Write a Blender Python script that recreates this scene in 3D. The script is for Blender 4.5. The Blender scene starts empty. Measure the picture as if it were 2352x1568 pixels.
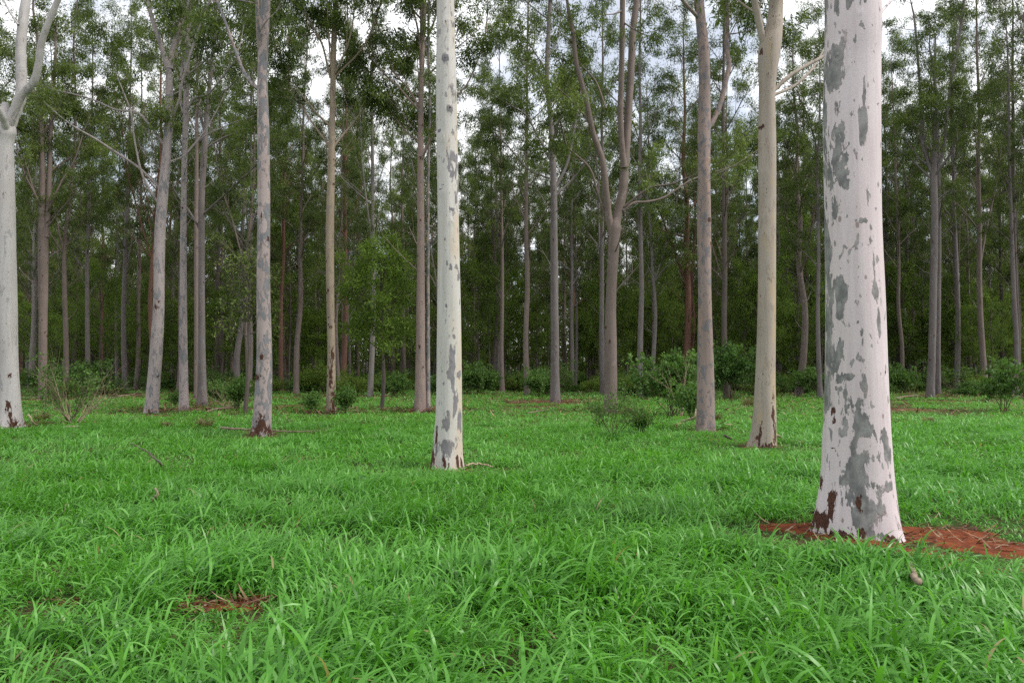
import bpy, math, random
import numpy as np

PI = math.pi
RNG = np.random.default_rng(7)
SC = bpy.context.scene
COL = SC.collection

# ------------------------------------------------------------------ camera
CAM_H = 1.5
FPX = 2352 * 28.0 / 36.0            # focal length in pixels of a 2352-wide picture
PITCH = math.atan(68.0 / FPX)
cam_d = bpy.data.cameras.new('camera')
cam_d.lens = 28.0
cam_d.sensor_width = 36.0
cam_d.clip_end = 3000
cam_d.clip_start = 0.05
cam = bpy.data.objects.new('camera', cam_d)
cam.location = (0, 0, CAM_H)
cam.rotation_euler = (PI / 2 + PITCH, 0, 0)
COL.objects.link(cam)
SC.camera = cam


def ray(px, py):
    x = (px - 1176.0) / FPX
    u = (784.0 - py) / FPX
    c, s = math.cos(PITCH), math.sin(PITCH)
    return np.array([x, c - u * s, s + u * c])


def P(px, py, Y):
    d = ray(px, py)
    return np.array([0, 0, CAM_H]) + d * (Y / d[1])


def G(px, py):
    d = ray(px, py)
    return np.array([0, 0, CAM_H]) + d * (-CAM_H / d[2])


def pix_x(x, y):
    return 1176 + FPX * x / max(y, .1)


# ------------------------------------------------------------------ mesh helpers
def make_mesh(name, V, Q, attrs=None, smooth=False, mat=None, T=None):
    V = np.ascontiguousarray(V, dtype=np.float32)
    me = bpy.data.meshes.new(name)
    Q = np.zeros((0, 4), np.int32) if Q is None else np.ascontiguousarray(Q, dtype=np.int32)
    T = np.zeros((0, 3), np.int32) if T is None else np.ascontiguousarray(T, dtype=np.int32)
    me.vertices.add(len(V))
    me.vertices.foreach_set('co', V.ravel())
    nl = Q.size + T.size
    me.loops.add(nl)
    me.loops.foreach_set('vertex_index', np.concatenate([Q.ravel(), T.ravel()]))
    me.polygons.add(len(Q) + len(T))
    st = np.concatenate([np.arange(len(Q)) * 4, Q.size + np.arange(len(T)) * 3]).astype(np.int32)
    me.polygons.foreach_set('loop_start', st)
    if smooth:
        me.polygons.foreach_set('use_smooth', np.ones(len(Q) + len(T), bool))
    me.update(calc_edges=True)
    for k, a in (attrs or {}).items():
        at = me.attributes.new(k, 'FLOAT', 'POINT')
        at.data.foreach_set('value', np.ascontiguousarray(a, dtype=np.float32))
    if mat:
        me.materials.append(mat)
    return me


def link(name, me, parent=None):
    o = bpy.data.objects.new(name, me)
    COL.objects.link(o)
    if parent is not None:
        o.parent = parent
    return o


def tag(o, label=None, cat=None, group=None, kind=None):
    if label:
        o['label'] = label
    if cat:
        o['category'] = cat
    if group:
        o['group'] = group
    if kind:
        o['kind'] = kind
    return o


def thing(name, loc, label, cat, group=None, rz=0.0):
    o = bpy.data.objects.new(name, None)
    o.empty_display_size = .2
    o.location = loc
    o.rotation_euler = (0, 0, rz)
    COL.objects.link(o)
    return tag(o, label, cat, group)


def norm(v):
    return v / (np.linalg.norm(v, axis=-1, keepdims=True) + 1e-9)


class MB:
    """collects vertices, quads and per-vertex attributes for one mesh"""
    def __init__(self):
        self.V, self.Q, self.A, self.n = [], [], [], 0

    def add(self, V, Q, a=0.0):
        V = np.asarray(V)
        self.V.append(V)
        self.Q.append(np.asarray(Q) + self.n)
        self.A.append(np.full(len(V), a) if np.isscalar(a) else np.asarray(a))
        self.n += len(V)

    def tube(self, pts, rad, sides=5, a=0.0, cap=False):
        pts = np.asarray(pts, float)
        rad = np.asarray(rad, float)
        n = len(pts)
        tan = norm(np.gradient(pts, axis=0))
        ref = np.array([1.0, 0, 0]) if abs(tan[0][0]) < .9 else np.array([0, 1.0, 0])
        u = norm(np.cross(tan, ref))
        w = np.cross(tan, u)
        th = np.arange(sides) * 2 * PI / sides
        V = pts[:, None, :] + rad[:, None, None] * (np.cos(th)[None, :, None] * u[:, None, :] + np.sin(th)[None, :, None] * w[:, None, :])
        i, j = np.meshgrid(np.arange(n - 1), np.arange(sides), indexing='ij')
        j2 = (j + 1) % sides
        Q = np.stack([i * sides + j, i * sides + j2, (i + 1) * sides + j2, (i + 1) * sides + j], -1).reshape(-1, 4)
        self.add(V.reshape(-1, 3), Q, a)

    def build(self, name, mat, smooth=True, attr='var', extra=None):
        V = np.concatenate(self.V)
        at = {attr: np.concatenate(self.A)}
        if extra:
            at.update(extra)
        return make_mesh(name, V, np.concatenate(self.Q), at, smooth, mat)


def catmull(pts, n):
    pts = np.asarray(pts, float)
    p = np.vstack([2 * pts[0] - pts[1], pts, 2 * pts[-1] - pts[-2]])
    m = len(pts) - 1
    t = np.linspace(0, m - 1e-6, n)
    k = t.astype(int)
    f = (t - k)[:, None]
    a, b, c, d = p[k], p[k + 1], p[k + 2], p[k + 3]
    return .5 * (2 * b + (c - a) * f + (2 * a - 5 * b + 4 * c - d) * f ** 2 + (3 * b - a - 3 * c + d) * f ** 3)


def sines(x, y, seed, scale, octv=4):
    """cheap smooth noise in about -1..1"""
    r = np.random.default_rng(seed)
    o = np.zeros_like(x, dtype=float)
    amp = 1.0
    tot = 0
    for k in range(octv):
        for q in range(3):
            a = r.uniform(0, 2 * PI)
            ph = r.uniform(0, 2 * PI)
            f = scale * (1.9 ** k) * r.uniform(.7, 1.3)
            o += amp * np.sin((x * math.cos(a) + y * math.sin(a)) * f + ph)
            tot += amp * .7
        amp *= .6
    return o / tot


# ------------------------------------------------------------------ materials
def srgb(r, g, b, k=1.0):
    f = lambda c: ((c / 255 + .055) / 1.055) ** 2.4 if c / 255 > .04045 else c / 255 / 12.92
    return (f(r) * k, f(g) * k, f(b) * k, 1)


class NT:
    def __init__(self, name):
        self.m = bpy.data.materials.new(name)
        self.m.use_nodes = True
        self.t = self.m.node_tree
        self.t.nodes.clear()
        self.out = self.n('ShaderNodeOutputMaterial')

    def n(self, typ, **kw):
        nd = self.t.nodes.new(typ)
        for k, v in kw.items():
            setattr(nd, k, v)
        return nd

    def set(self, sock, v):
        if isinstance(v, bpy.types.NodeSocket):
            self.t.links.new(v, sock)
        else:
            sock.default_value = v

    def math(self, op, a, b=0.0, c=0.0, clamp=False):
        nd = self.n('ShaderNodeMath', operation=op, use_clamp=clamp)
        self.set(nd.inputs[0], a)
        self.set(nd.inputs[1], b)
        self.set(nd.inputs[2], c)
        return nd.outputs[0]

    def mix(self, f, a, b, mode='MIX'):
        nd = self.n('ShaderNodeMix', data_type='RGBA', blend_type=mode)
        self.set(nd.inputs['Factor'], f)
        self.set(nd.inputs[6], a)
        self.set(nd.inputs[7], b)
        return nd.outputs[2]

    def rng(self, v, a, b, c=0.0, d=1.0, smooth=True):
        nd = self.n('ShaderNodeMapRange', interpolation_type='SMOOTHSTEP' if smooth else 'LINEAR')
        self.set(nd.inputs['Value'], v)
        self.set(nd.inputs['From Min'], a)
        self.set(nd.inputs['From Max'], b)
        self.set(nd.inputs['To Min'], c)
        self.set(nd.inputs['To Max'], d)
        return nd.outputs['Result']

    def noise(self, vec, scale, detail=4.0, rough=.55, dist=0.0):
        nd = self.n('ShaderNodeTexNoise')
        self.set(nd.inputs['Vector'], vec)
        nd.inputs['Scale'].default_value = scale
        nd.inputs['Detail'].default_value = detail
        nd.inputs['Roughness'].default_value = rough
        nd.inputs['Distortion'].default_value = dist
        return nd.outputs['Fac']

    def attr(self, name):
        return self.n('ShaderNodeAttribute', attribute_name=name).outputs['Fac']

    def scalevec(self, v, s):
        nd = self.n('ShaderNodeMapping')
        self.set(nd.inputs['Vector'], v)
        nd.inputs['Scale'].default_value = s
        return nd.outputs[0]

    def ramp(self, f, stops):
        nd = self.n('ShaderNodeValToRGB')
        self.set(nd.inputs[0], f)
        e = nd.color_ramp.elements
        e[0].position, e[0].color = stops[0]
        e[1].position, e[1].color = stops[-1]
        for p, c in stops[1:-1]:
            x = e.new(p)
            x.color = c
        return nd.outputs[0]

    def done(self, sh):
        self.t.links.new(sh, self.out.inputs[0])
        return self.m


def bark_mat(name, b1, b2, p1, p2, thr=.62, scale=5.0, zs=.35, rim=(.10, .06, .045, 1), fleck=.5, fleckcol=(.13, .07, .05, 1),
             tint=None, small=0.0, k_attr=1.0, scarcol=(.035, .016, .012, 1), bands=0.0):
    t = NT(name)
    co = t.n('ShaderNodeTexCoord').outputs['Object']
    rnd = t.n('ShaderNodeObjectInfo').outputs['Random']
    off = t.n('ShaderNodeVectorMath', operation='ADD')
    t.set(off.inputs[0], co)
    cx = t.n('ShaderNodeCombineXYZ')
    r50 = t.math('MULTIPLY', rnd, 60.0)
    t.set(cx.inputs[0], r50)
    t.set(cx.inputs[2], r50)
    t.set(off.inputs[1], cx.outputs[0])
    v = off.outputs[0]
    vz = t.scalevec(v, (1, 1, zs))
    n1 = t.noise(vz, scale, 6, .58, .5)
    nlow = t.noise(t.scalevec(v, (1, 1, .5)), 1.6, 4)
    nstr = t.noise(t.scalevec(v, (1, 1, .06)), 22, 4)
    nfine = t.noise(v, 60, 4, .65)
    nmid = t.noise(t.scalevec(v, (1, 1, .6)), 12, 4, .6)
    nsc = t.noise(t.scalevec(v, (1, 1, .35)), 24, 4, .65)
    col = t.mix(t.rng(nlow, .35, .65), b1, b2)
    col = t.mix(t.rng(nstr, .42, .72, 0, .45), col, (b1[0] * .72, b1[1] * .68, b1[2] * .66, 1))
    if tint:
        nt = t.noise(t.scalevec(v, (1, 1, .25)), 3.3, 4, .6)
        col = t.mix(t.rng(t.math('ADD', nt, t.math('MULTIPLY', t.attr('tint'), .35)), .56, .74, 0, .75), col, tint)
    col = t.mix(t.rng(nfine, .35, .7, 0, .22), col, (b1[0] * .6, b1[1] * .58, b1[2] * .56, 1))
    if bands:
        wv = t.noise(t.scalevec(v, (.6, .6, 9)), 2.2, 3)
        col = t.mix(t.rng(wv, .5, .75, 0, bands), col, (b1[0] * .6, b1[1] * .58, b1[2] * .58, 1))
    # peeling patches: painted field plus noise, cut sharply
    n1b = t.noise(t.scalevec(v, (1, 1, .3)), scale * 3.6, 5, .6, .3)
    n1 = t.math('ADD', t.math('MULTIPLY', n1, .68), t.math('MULTIPLY', n1b, .32))
    fld = t.math('ADD', t.math('MULTIPLY_ADD', n1, 2.1, -.55), t.math('MULTIPLY', t.attr('patch'), k_attr))
    soft = t.rng(t.noise(t.scalevec(v, (1, 1, .5)), 4.3, 2), .5, .66, .02, .17)
    mask = t.rng(fld, thr, t.math('ADD', soft, thr))
    wide = t.rng(fld, thr - .022, thr + .004)
    pc = t.mix(t.rng(nmid, .35, .68), p1, p2)
    pc = t.mix(t.rng(nfine, .4, .75, 0, .35), pc, (p1[0] * .55, p1[1] * .55, p1[2] * .55, 1))
    rimm = t.math('MULTIPLY', t.math('SUBTRACT', wide, mask, clamp=True), t.rng(nmid, .45, .6, 0, .75))
    col = t.mix(mask, col, pc)
    col = t.mix(rimm, col, rim)
    # small specks
    vo = t.n('ShaderNodeTexVoronoi', feature='F1')
    t.set(vo.inputs['Vector'], t.scalevec(v, (1, 1, .55)))
    vo.inputs['Scale'].default_value = 16
    sp = t.n('ShaderNodeSeparateColor')
    t.set(sp.inputs[0], vo.outputs['Color'])
    rad = t.math('MULTIPLY', t.math('POWER', sp.outputs[0], 5.0), .30)
    dots = t.rng(t.math('SUBTRACT', rad, vo.outputs['Distance']), 0, .06, 0, fleck)
    col = t.mix(dots, col, fleckcol)
    if small:
        ns = t.noise(t.scalevec(v, (1, 1, .45)), 17, 3, .5, .4)
        nz = t.noise(t.scalevec(v, (1, 1, .5)), 2.2, 2)
        col = t.mix(t.math('MULTIPLY', t.rng(t.math('ADD', ns, t.math('MULTIPLY', nz, .25)), .775, .79), small), col, pc)
    # scars and rot at the foot
    sfield = t.math('ADD', t.attr('scar'), t.math('MULTIPLY', t.math('SUBTRACT', nsc, .5), 2.4))
    sm = t.math('MULTIPLY', t.rng(sfield, .42, .5), t.rng(t.attr('scar'), .02, .12))
    sc = t.mix(t.rng(nfine, .35, .65), scarcol, (scarcol[0] * 3.2, scarcol[1] * 3.0, scarcol[2] * 2.4, 1))
    col = t.mix(sm, col, sc)
    pb = t.n('ShaderNodeBsdfPrincipled')
    t.set(pb.inputs['Base Color'], col)
    pb.inputs['Roughness'].default_value = .82
    pb.inputs['Specular IOR Level'].default_value = .25
    hgt = t.math('ADD', t.math('MULTIPLY', mask, .5), t.math('ADD', t.math('MULTIPLY', nfine, .18), t.math('MULTIPLY', nstr, .4)))
    hgt = t.math('SUBTRACT', hgt, t.math('MULTIPLY', sm, .8))
    bp = t.n('ShaderNodeBump')
    bp.inputs['Strength'].default_value = .6
    bp.inputs['Distance'].default_value = .012
    t.set(bp.inputs['Height'], hgt)
    t.set(pb.inputs['Normal'], bp.outputs[0])
    return t.done(pb.outputs[0])


def leaf_mat(name, stops, trans=.3, rough=.45, spec=.4, objvar=.35, nscale=.35):
    t = NT(name)
    var = t.attr('var')
    rnd = t.n('ShaderNodeObjectInfo').outputs['Random']
    geo = t.n('ShaderNodeNewGeometry').outputs['Position']
    big = t.noise(geo, nscale, 2)
    f = t.math('ADD', t.math('MULTIPLY', var, 1 - objvar), t.math('MULTIPLY', rnd, objvar * .5))
    f = t.math('ADD', f, t.math('MULTIPLY', big, objvar * .5), clamp=True)
    col = t.ramp(f, stops)
    pb = t.n('ShaderNodeBsdfPrincipled')
    t.set(pb.inputs['Base Color'], col)
    pb.inputs['Roughness'].default_value = rough
    pb.inputs['Specular IOR Level'].default_value = spec
    tr = t.n('ShaderNodeBsdfTranslucent')
    t.set(tr.inputs['Color'], t.mix(.6, col, t.mix(1.0, col, (1.5, 1.6, .5, 1), 'MULTIPLY')))
    mx = t.n('ShaderNodeMixShader')
    mx.inputs[0].default_value = trans
    t.t.links.new(pb.outputs[0], mx.inputs[1])
    t.t.links.new(tr.outputs[0], mx.inputs[2])
    return t.done(mx.outputs[0])


def plain_mat(name, c1, c2, scale=12.0, rough=.85, stretch=(1, 1, 1)):
    t = NT(name)
    co = t.n('ShaderNodeTexCoord').outputs['Object']
    v = t.scalevec(co, stretch)
    f = t.noise(v, scale, 5, .6)
    col = t.mix(t.rng(f, .35, .65), c1, c2)
    col = t.mix(t.attr('var'), col, (c2[0] * .5, c2[1] * .5, c2[2] * .5, 1))
    pb = t.n('ShaderNodeBsdfPrincipled')
    t.set(pb.inputs['Base Color'], col)
    pb.inputs['Roughness'].default_value = rough
    pb.inputs['Specular IOR Level'].default_value = .2
    bp = t.n('ShaderNodeBump')
    bp.inputs['Strength'].default_value = .5
    bp.inputs['Distance'].default_value = .01
    t.set(bp.inputs['Height'], f)
    t.set(pb.inputs['Normal'], bp.outputs[0])
    return t.done(pb.outputs[0])


GREY_P1, GREY_P2 = (.17, .18, .185, 1), (.26, .27, .265, 1)
M = {}
M['giant'] = bark_mat('bark_giant', (.66, .585, .60, 1), (.61, .525, .535, 1), (.16, .157, .155, 1), (.31, .30, .29, 1), thr=.70, scale=7.0, zs=.42,
                      k_attr=.62, fleck=.6, tint=(.62, .47, .44, 1), small=.85)
M['cream'] = bark_mat('bark_cream', (.52, .50, .465, 1), (.565, .54, .51, 1), (.18, .17, .18, 1), (.25, .235, .24, 1), thr=.72, scale=7.0, zs=.4,
                      k_attr=.62, fleck=.4, small=.7, tint=(.50, .41, .31, 1))
M['tan'] = bark_mat('bark_tan', (.39, .335, .285, 1), (.345, .295, .25, 1), (.30, .25, .20, 1), (.40, .33, .26, 1), thr=.66, scale=6, fleck=.75,
                    tint=(.43, .33, .21, 1))
M['mottled'] = bark_mat('bark_mottled', (.42, .345, .33, 1), (.37, .30, .285, 1), (.19, .185, .195, 1), (.25, .24, .25, 1), thr=.50, scale=5.5, zs=.5, fleck=.5)
M['speckled'] = bark_mat('bark_speckled', (.30, .235, .215, 1), (.28, .215, .19, 1), (.16, .15, .16, 1), (.21, .195, .20, 1), thr=.56, scale=8, zs=.6, fleck=.7,
                         tint=(.40, .25, .19, 1))
M['white'] = bark_mat('bark_white', (.53, .50, .485, 1), (.47, .44, .42, 1), (.34, .33, .33, 1), (.42, .40, .39, 1), thr=.68, scale=5, fleck=.5)
M['pinkgrey'] = bark_mat('bark_pinkgrey', (.40, .345, .337, 1), (.345, .295, .288, 1), (.19, .19, .20, 1), (.26, .25, .26, 1), thr=.585, scale=6, zs=.35, fleck=.7)
M['olive'] = bark_mat('bark_olive', (.34, .275, .205, 1), (.30, .24, .175, 1), (.24, .20, .17, 1), (.30, .24, .19, 1), thr=.6, scale=6, fleck=.9)
M['pink'] = bark_mat('bark_pink', (.32, .24, .21, 1), (.28, .21, .185, 1), (.22, .19, .185, 1), (.28, .22, .20, 1), thr=.6, scale=7, fleck=.7)
M['brown'] = bark_mat('bark_brown', (.215, .17, .15, 1), (.175, .138, .12, 1), (.21, .17, .155, 1), (.26, .2, .18, 1), thr=.62, scale=5, fleck=.4, bands=.35)
M['grey'] = bark_mat('bark_grey', (.20, .172, .163, 1), (.155, .133, .126, 1), (.17, .16, .165, 1), (.22, .205, .21, 1), thr=.57, scale=6, fleck=.7)
M['red'] = bark_mat('bark_red', (.20, .105, .075, 1), (.16, .085, .062, 1), (.14, .09, .07, 1), (.2, .12, .09, 1), thr=.58, scale=6, fleck=.5)
M['pale'] = bark_mat('bark_pale', (.25, .225, .205, 1), (.20, .178, .163, 1), (.18, .17, .17, 1), (.24, .225, .22, 1), thr=.57, scale=7, fleck=.6)
M['dark'] = bark_mat('bark_dark', (.13, .105, .09, 1), (.10, .08, .068, 1), (.09, .075, .07, 1), (.13, .11, .1, 1), thr=.55, scale=8, fleck=.4)

M['gumleaf'] = leaf_mat('gum_leaf', [(0, (.018, .034, .008, 1)), (.4, (.078, .116, .027, 1)), (.72, (.155, .21, .05, 1)), (1, (.26, .32, .10, 1))], .34, .5, .22)
M['wattleleaf'] = leaf_mat('wattle_leaf', [(0, (.042, .076, .014, 1)), (.45, (.115, .18, .030, 1)), (.8, (.185, .285, .046, 1)), (1, (.21, .33, .06, 1))], .35, .55, .18, .5)
M['shrubleaf'] = leaf_mat('shrub_leaf', [(0, (.035, .085, .02, 1)), (.5, (.095, .185, .042, 1)), (.85, (.16, .28, .07, 1)), (1, (.19, .30, .1, 1))], .35, .5, .25, .4)
M['grass'] = leaf_mat('grass_blade', [(0, (.034, .115, .012, 1)), (.35, (.082, .25, .030, 1)), (.65, (.132, .365, .050, 1)), (.93, (.23, .48, .12, 1)), (.97, (.24, .42, .13, 1)), (1, (.34, .29, .13, 1))],
                      .38, .38, .42, .25, .22)
M['dryblade'] = leaf_mat('dry_blade', [(0, (.11, .085, .045, 1)), (.5, (.2, .155, .085, 1)), (1, (.3, .25, .15, 1))], .25, .7, .15)
M['wood'] = plain_mat('dead_wood', (.30, .235, .175, 1), (.20, .15, .11, 1), 14)
M['twig'] = plain_mat('dry_twig', (.42, .34, .23, 1), (.30, .23, .15, 1), 20)
M['cane'] = plain_mat('green_cane', (.16, .13, .08, 1), (.10, .085, .05, 1), 20)
M['litter'] = leaf_mat('bark_litter', [(0, (.05, .022, .014, 1)), (.5, (.13, .06, .035, 1)), (.8, (.25, .15, .09, 1)), (1, (.40, .29, .19, 1))], .05, .8, .15, .1)

# ------------------------------------------------------------------ world and sun
SUN_EL, SUN_AZ = math.radians(48), math.radians(102)   # azimuth clockwise from +Y: light comes from behind and right
w = bpy.data.worlds.new('World')
SC.world = w
w.use_nodes = True
nt = w.node_tree
nt.nodes.clear()
wo = nt.nodes.new('ShaderNodeOutputWorld')
bg = nt.nodes.new('ShaderNodeBackground')
sky = nt.nodes.new('ShaderNodeTexSky')
sky.sky_type = 'NISHITA'
sky.sun_disc = False
sky.sun_elevation = SUN_EL
sky.sun_rotation = SUN_AZ
sky.air_density = 1.0
sky.dust_density = .4
sky.ozone_density = 4.0
tcw = nt.nodes.new('ShaderNodeTexCoord')
mp = nt.nodes.new('ShaderNodeMapping')
mp.inputs['Scale'].default_value = (1, 1, 2.2)
cn = nt.nodes.new('ShaderNodeTexNoise')
cn.inputs['Scale'].default_value = 3.2
cn.inputs['Detail'].default_value = 8
cn.inputs['Roughness'].default_value = .58
mr = nt.nodes.new('ShaderNodeMapRange')
mr.interpolation_type = 'SMOOTHSTEP'
mr.inputs['From Min'].default_value = .40
mr.inputs['From Max'].default_value = .56
mr.inputs['To Min'].default_value = .42
mx = nt.nodes.new('ShaderNodeMix')
mx.data_type = 'RGBA'
mx.inputs[7].default_value = (11.8, 11.9, 12.2, 1)
nt.links.new(tcw.outputs['Generated'], mp.inputs[0])
nt.links.new(mp.outputs[0], cn.inputs['Vector'])
nt.links.new(cn.outputs['Fac'], mr.inputs['Value'])
nt.links.new(mr.outputs[0], mx.inputs[0])
nt.links.new(sky.outputs[0], mx.inputs[6])
nt.links.new(mx.outputs[2], bg.inputs[0])
bg.inputs[1].default_value = .1
nt.links.new(bg.outputs[0], wo.inputs[0])

sl = bpy.data.lights.new('sun', 'SUN')
sl.energy = 2.7
sl.angle = math.radians(20)
sl.color = (1, .96, .9)
so = bpy.data.objects.new('sun', sl)
so.rotation_euler = (PI / 2 - SUN_EL, 0, PI - SUN_AZ)
so.location = (30, -20, 60)
COL.objects.link(so)

SC.view_settings.view_transform = 'Standard'
SC.view_settings.look = 'None'
SC.view_settings.exposure = 0.36
SC.view_settings.gamma = 1.0
cy = SC.cycles
cy.max_bounces = 6
cy.diffuse_bounces = 4
cy.glossy_bounces = 2
cy.transmission_bounces = 4
cy.transparent_max_bounces = 4
cy.use_denoising = False
cy.caustics_reflective = False
cy.caustics_refractive = False


# ------------------------------------------------------------------ trees
class Leaves:
    def __init__(self):
        self.b, self.d, self.L, self.W, self.v = [], [], [], [], []

    def add(self, b, d, L, W, v):
        self.b.append(b); self.d.append(d); self.L.append(L); self.W.append(W); self.v.append(v)

    def mesh(self, name, mat, rng):
        b = np.concatenate(self.b); d = norm(np.concatenate(self.d))
        L = np.concatenate(self.L)[:, None]; W = np.concatenate(self.W)[:, None]
        v = np.concatenate(self.v)
        r = rng.normal(size=b.shape)
        s = norm(np.cross(d, r))
        V = np.stack([b, b + d * L * .45 + s * W, b + d * L, b + d * L * .45 - s * W], 1).reshape(-1, 3)
        Q = np.arange(len(b) * 4).reshape(-1, 4)
        return make_mesh(name, V, Q, {'var': np.repeat(v, 4)}, False, mat)


def twig_leaves(lv, p0, p1, n, rng, L, W, sig, droop, tint):
    t = rng.random(n) ** .6
    b = p0 + (p1 - p0) * t[:, None] + rng.normal(size=(n, 3)) * np.array([sig, sig, sig * .8])
    d = rng.normal(size=(n, 3)) * .75 + norm(p1 - p0) * .5
    d[:, 2] -= droop
    lv.add(b, d, L * rng.uniform(.6, 1.3, n), W * rng.uniform(.6, 1.3, n), np.clip(tint + rng.normal(0, .13, n), 0, 1))


def spur(mb, lv, p, d, L, r, rng, nsec, ntw, nl, leaf=(.20, .0195), sides=5, up=.35, sig=.135, droop=.85, tw=.7, bare=False, tint=.42):
    """one limb: curved, with side branches and leafy twigs"""
    n = 7
    pts = [np.array(p, float)]
    d = norm(np.array(d, float))
    dirs = [d]
    for i in range(n - 1):
        d = norm(d + np.array([0, 0, up / (n - 1)]) + rng.normal(0, .085, 3))
        pts.append(pts[-1] + d * L / (n - 1))
        dirs.append(d)
    pts = np.array(pts)
    mb.tube(pts, np.linspace(r, r * .3, n), sides, rng.random() * .3)
    ends = []
    for k in range(nsec):
        f = .3 + .7 * (k + rng.random()) / nsec
        q = min(int(f * (n - 1)), n - 2)
        fr = f * (n - 1) - q
        b = pts[q] * (1 - fr) + pts[q + 1] * fr
        dd = norm(dirs[q] + norm(rng.normal(size=3)) * .85 + np.array([0, 0, .2]))
        l2 = L * rng.uniform(.22, .42) * (1.15 - .5 * f) + .4
        m = b + dd * l2 * .5 + rng.normal(0, .05, 3) * l2
        e = b + dd * l2 + np.array([0, 0, .12 * l2])
        mb.tube(np.array([b, m, e]), [r * .38, r * .25, r * .12], 3, rng.random() * .3)
        if bare:
            continue
        tt = np.clip(tint + rng.normal(0, .19), .03, .97)
        for j in range(ntw):
            g = .35 + .65 * rng.random()
            s0 = m + (e - m) * (2 * g - 1) if g > .5 else b + (m - b) * 2 * g
            td = norm(dd * .6 + norm(rng.normal(size=3)))
            te = s0 + td * tw * rng.uniform(.5, 1.1)
            mb.tube(np.array([s0, te]), [r * .12 + .003, .003], 3, .2)
            twig_leaves(lv, s0, te, nl, rng, leaf[0], leaf[1], sig, droop, tt)
    return pts


def crown_on(mb, lv, stem, rad, hb, n, rng, lenf=3.2, nsec=4, ntw=3, nl=26, dead=3, lean=.9, leaf=(.20, .0195), tint=.42, shape=1.0):
    """limbs up the stem; stem = (k,3) points, rad = (k,)"""
    z = stem[:, 2]
    top = z[-1]
    at = lambda h: np.array([np.interp(h, z, stem[:, 0]), np.interp(h, z, stem[:, 1]), h])
    ra = lambda h: float(np.interp(h, z, rad))
    az = rng.random() * 6.28
    for i in range(dead):
        h = hb * rng.uniform(.55, 1.0)
        az += 2.4
        e = rng.uniform(.5, 1.0)
        spur(mb, lv, at(h), (math.cos(az), math.sin(az), e), rng.uniform(1.0, 2.4), ra(h) * .16, rng, 2, 0, 0, bare=True)
    for i in range(n):
        f = (i + rng.random() * .8) / n
        h = hb + (top - hb) * f
        az += 2.4 + rng.normal(0, .4)
        e = lean * rng.uniform(.7, 1.5)
        L = lenf * rng.uniform(.65, 1.25) * (1 - .55 * f ** 1.5) * shape
        spur(mb, lv, at(h), (math.cos(az), math.sin(az), e), L, min(ra(h) * .42, .075), rng, nsec, ntw, nl, leaf=leaf, tint=tint)
    if n == 0:
        return
    twp = at(top)
    spur(mb, lv, twp - np.array([0, 0, .3]), (rng.normal() * .2, rng.normal() * .2, 1), 1.5, rad[-1], rng, nsec, ntw, nl, leaf=leaf, tint=tint)


def stem_tube(pts, rad, sides, seed, flare=.0, lobes=5, rough=.025, sub=None):
    """near-vertical trunk skin with uneven rings; returns V, Q, ang, z-param arrays"""
    rng = np.random.default_rng(seed)
    n = len(pts)
    th = np.arange(sides) * 2 * PI / sides
    z = pts[:, 2][:, None]
    TH = th[None, :] + 0 * z
    R = rad[:, None] * (1 + 0 * TH)
    for k in range(5):
        m = rng.integers(1, 4)
        R = R * (1 + rough * rng.uniform(.3, 1) * np.sin(m * TH + rng.uniform(0, 6.28) + z * rng.uniform(.4, 2.2)))
    if flare:
        ph = rng.uniform(0, 6.28)
        R = R * (1 + flare * np.exp(-np.maximum(z, 0) / .22) * (np.cos(lobes * TH + ph) * .7 + np.cos((lobes - 2) * TH + 2 * ph) * .5))
    V = np.stack([pts[:, 0][:, None] + R * np.cos(TH), pts[:, 1][:, None] + R * np.sin(TH), z + 0 * TH], -1)
    i, j = np.meshgrid(np.arange(n - 1), np.arange(sides), indexing='ij')
    j2 = (j + 1) % sides
    Q = np.stack([i * sides + j, i * sides + j2, (i + 1) * sides + j2, (i + 1) * sides + j], -1).reshape(-1, 4)
    return V, Q, TH


SPECIAL_BASE = []     # (x, y, radius) for grass and litter around the foot


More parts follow.
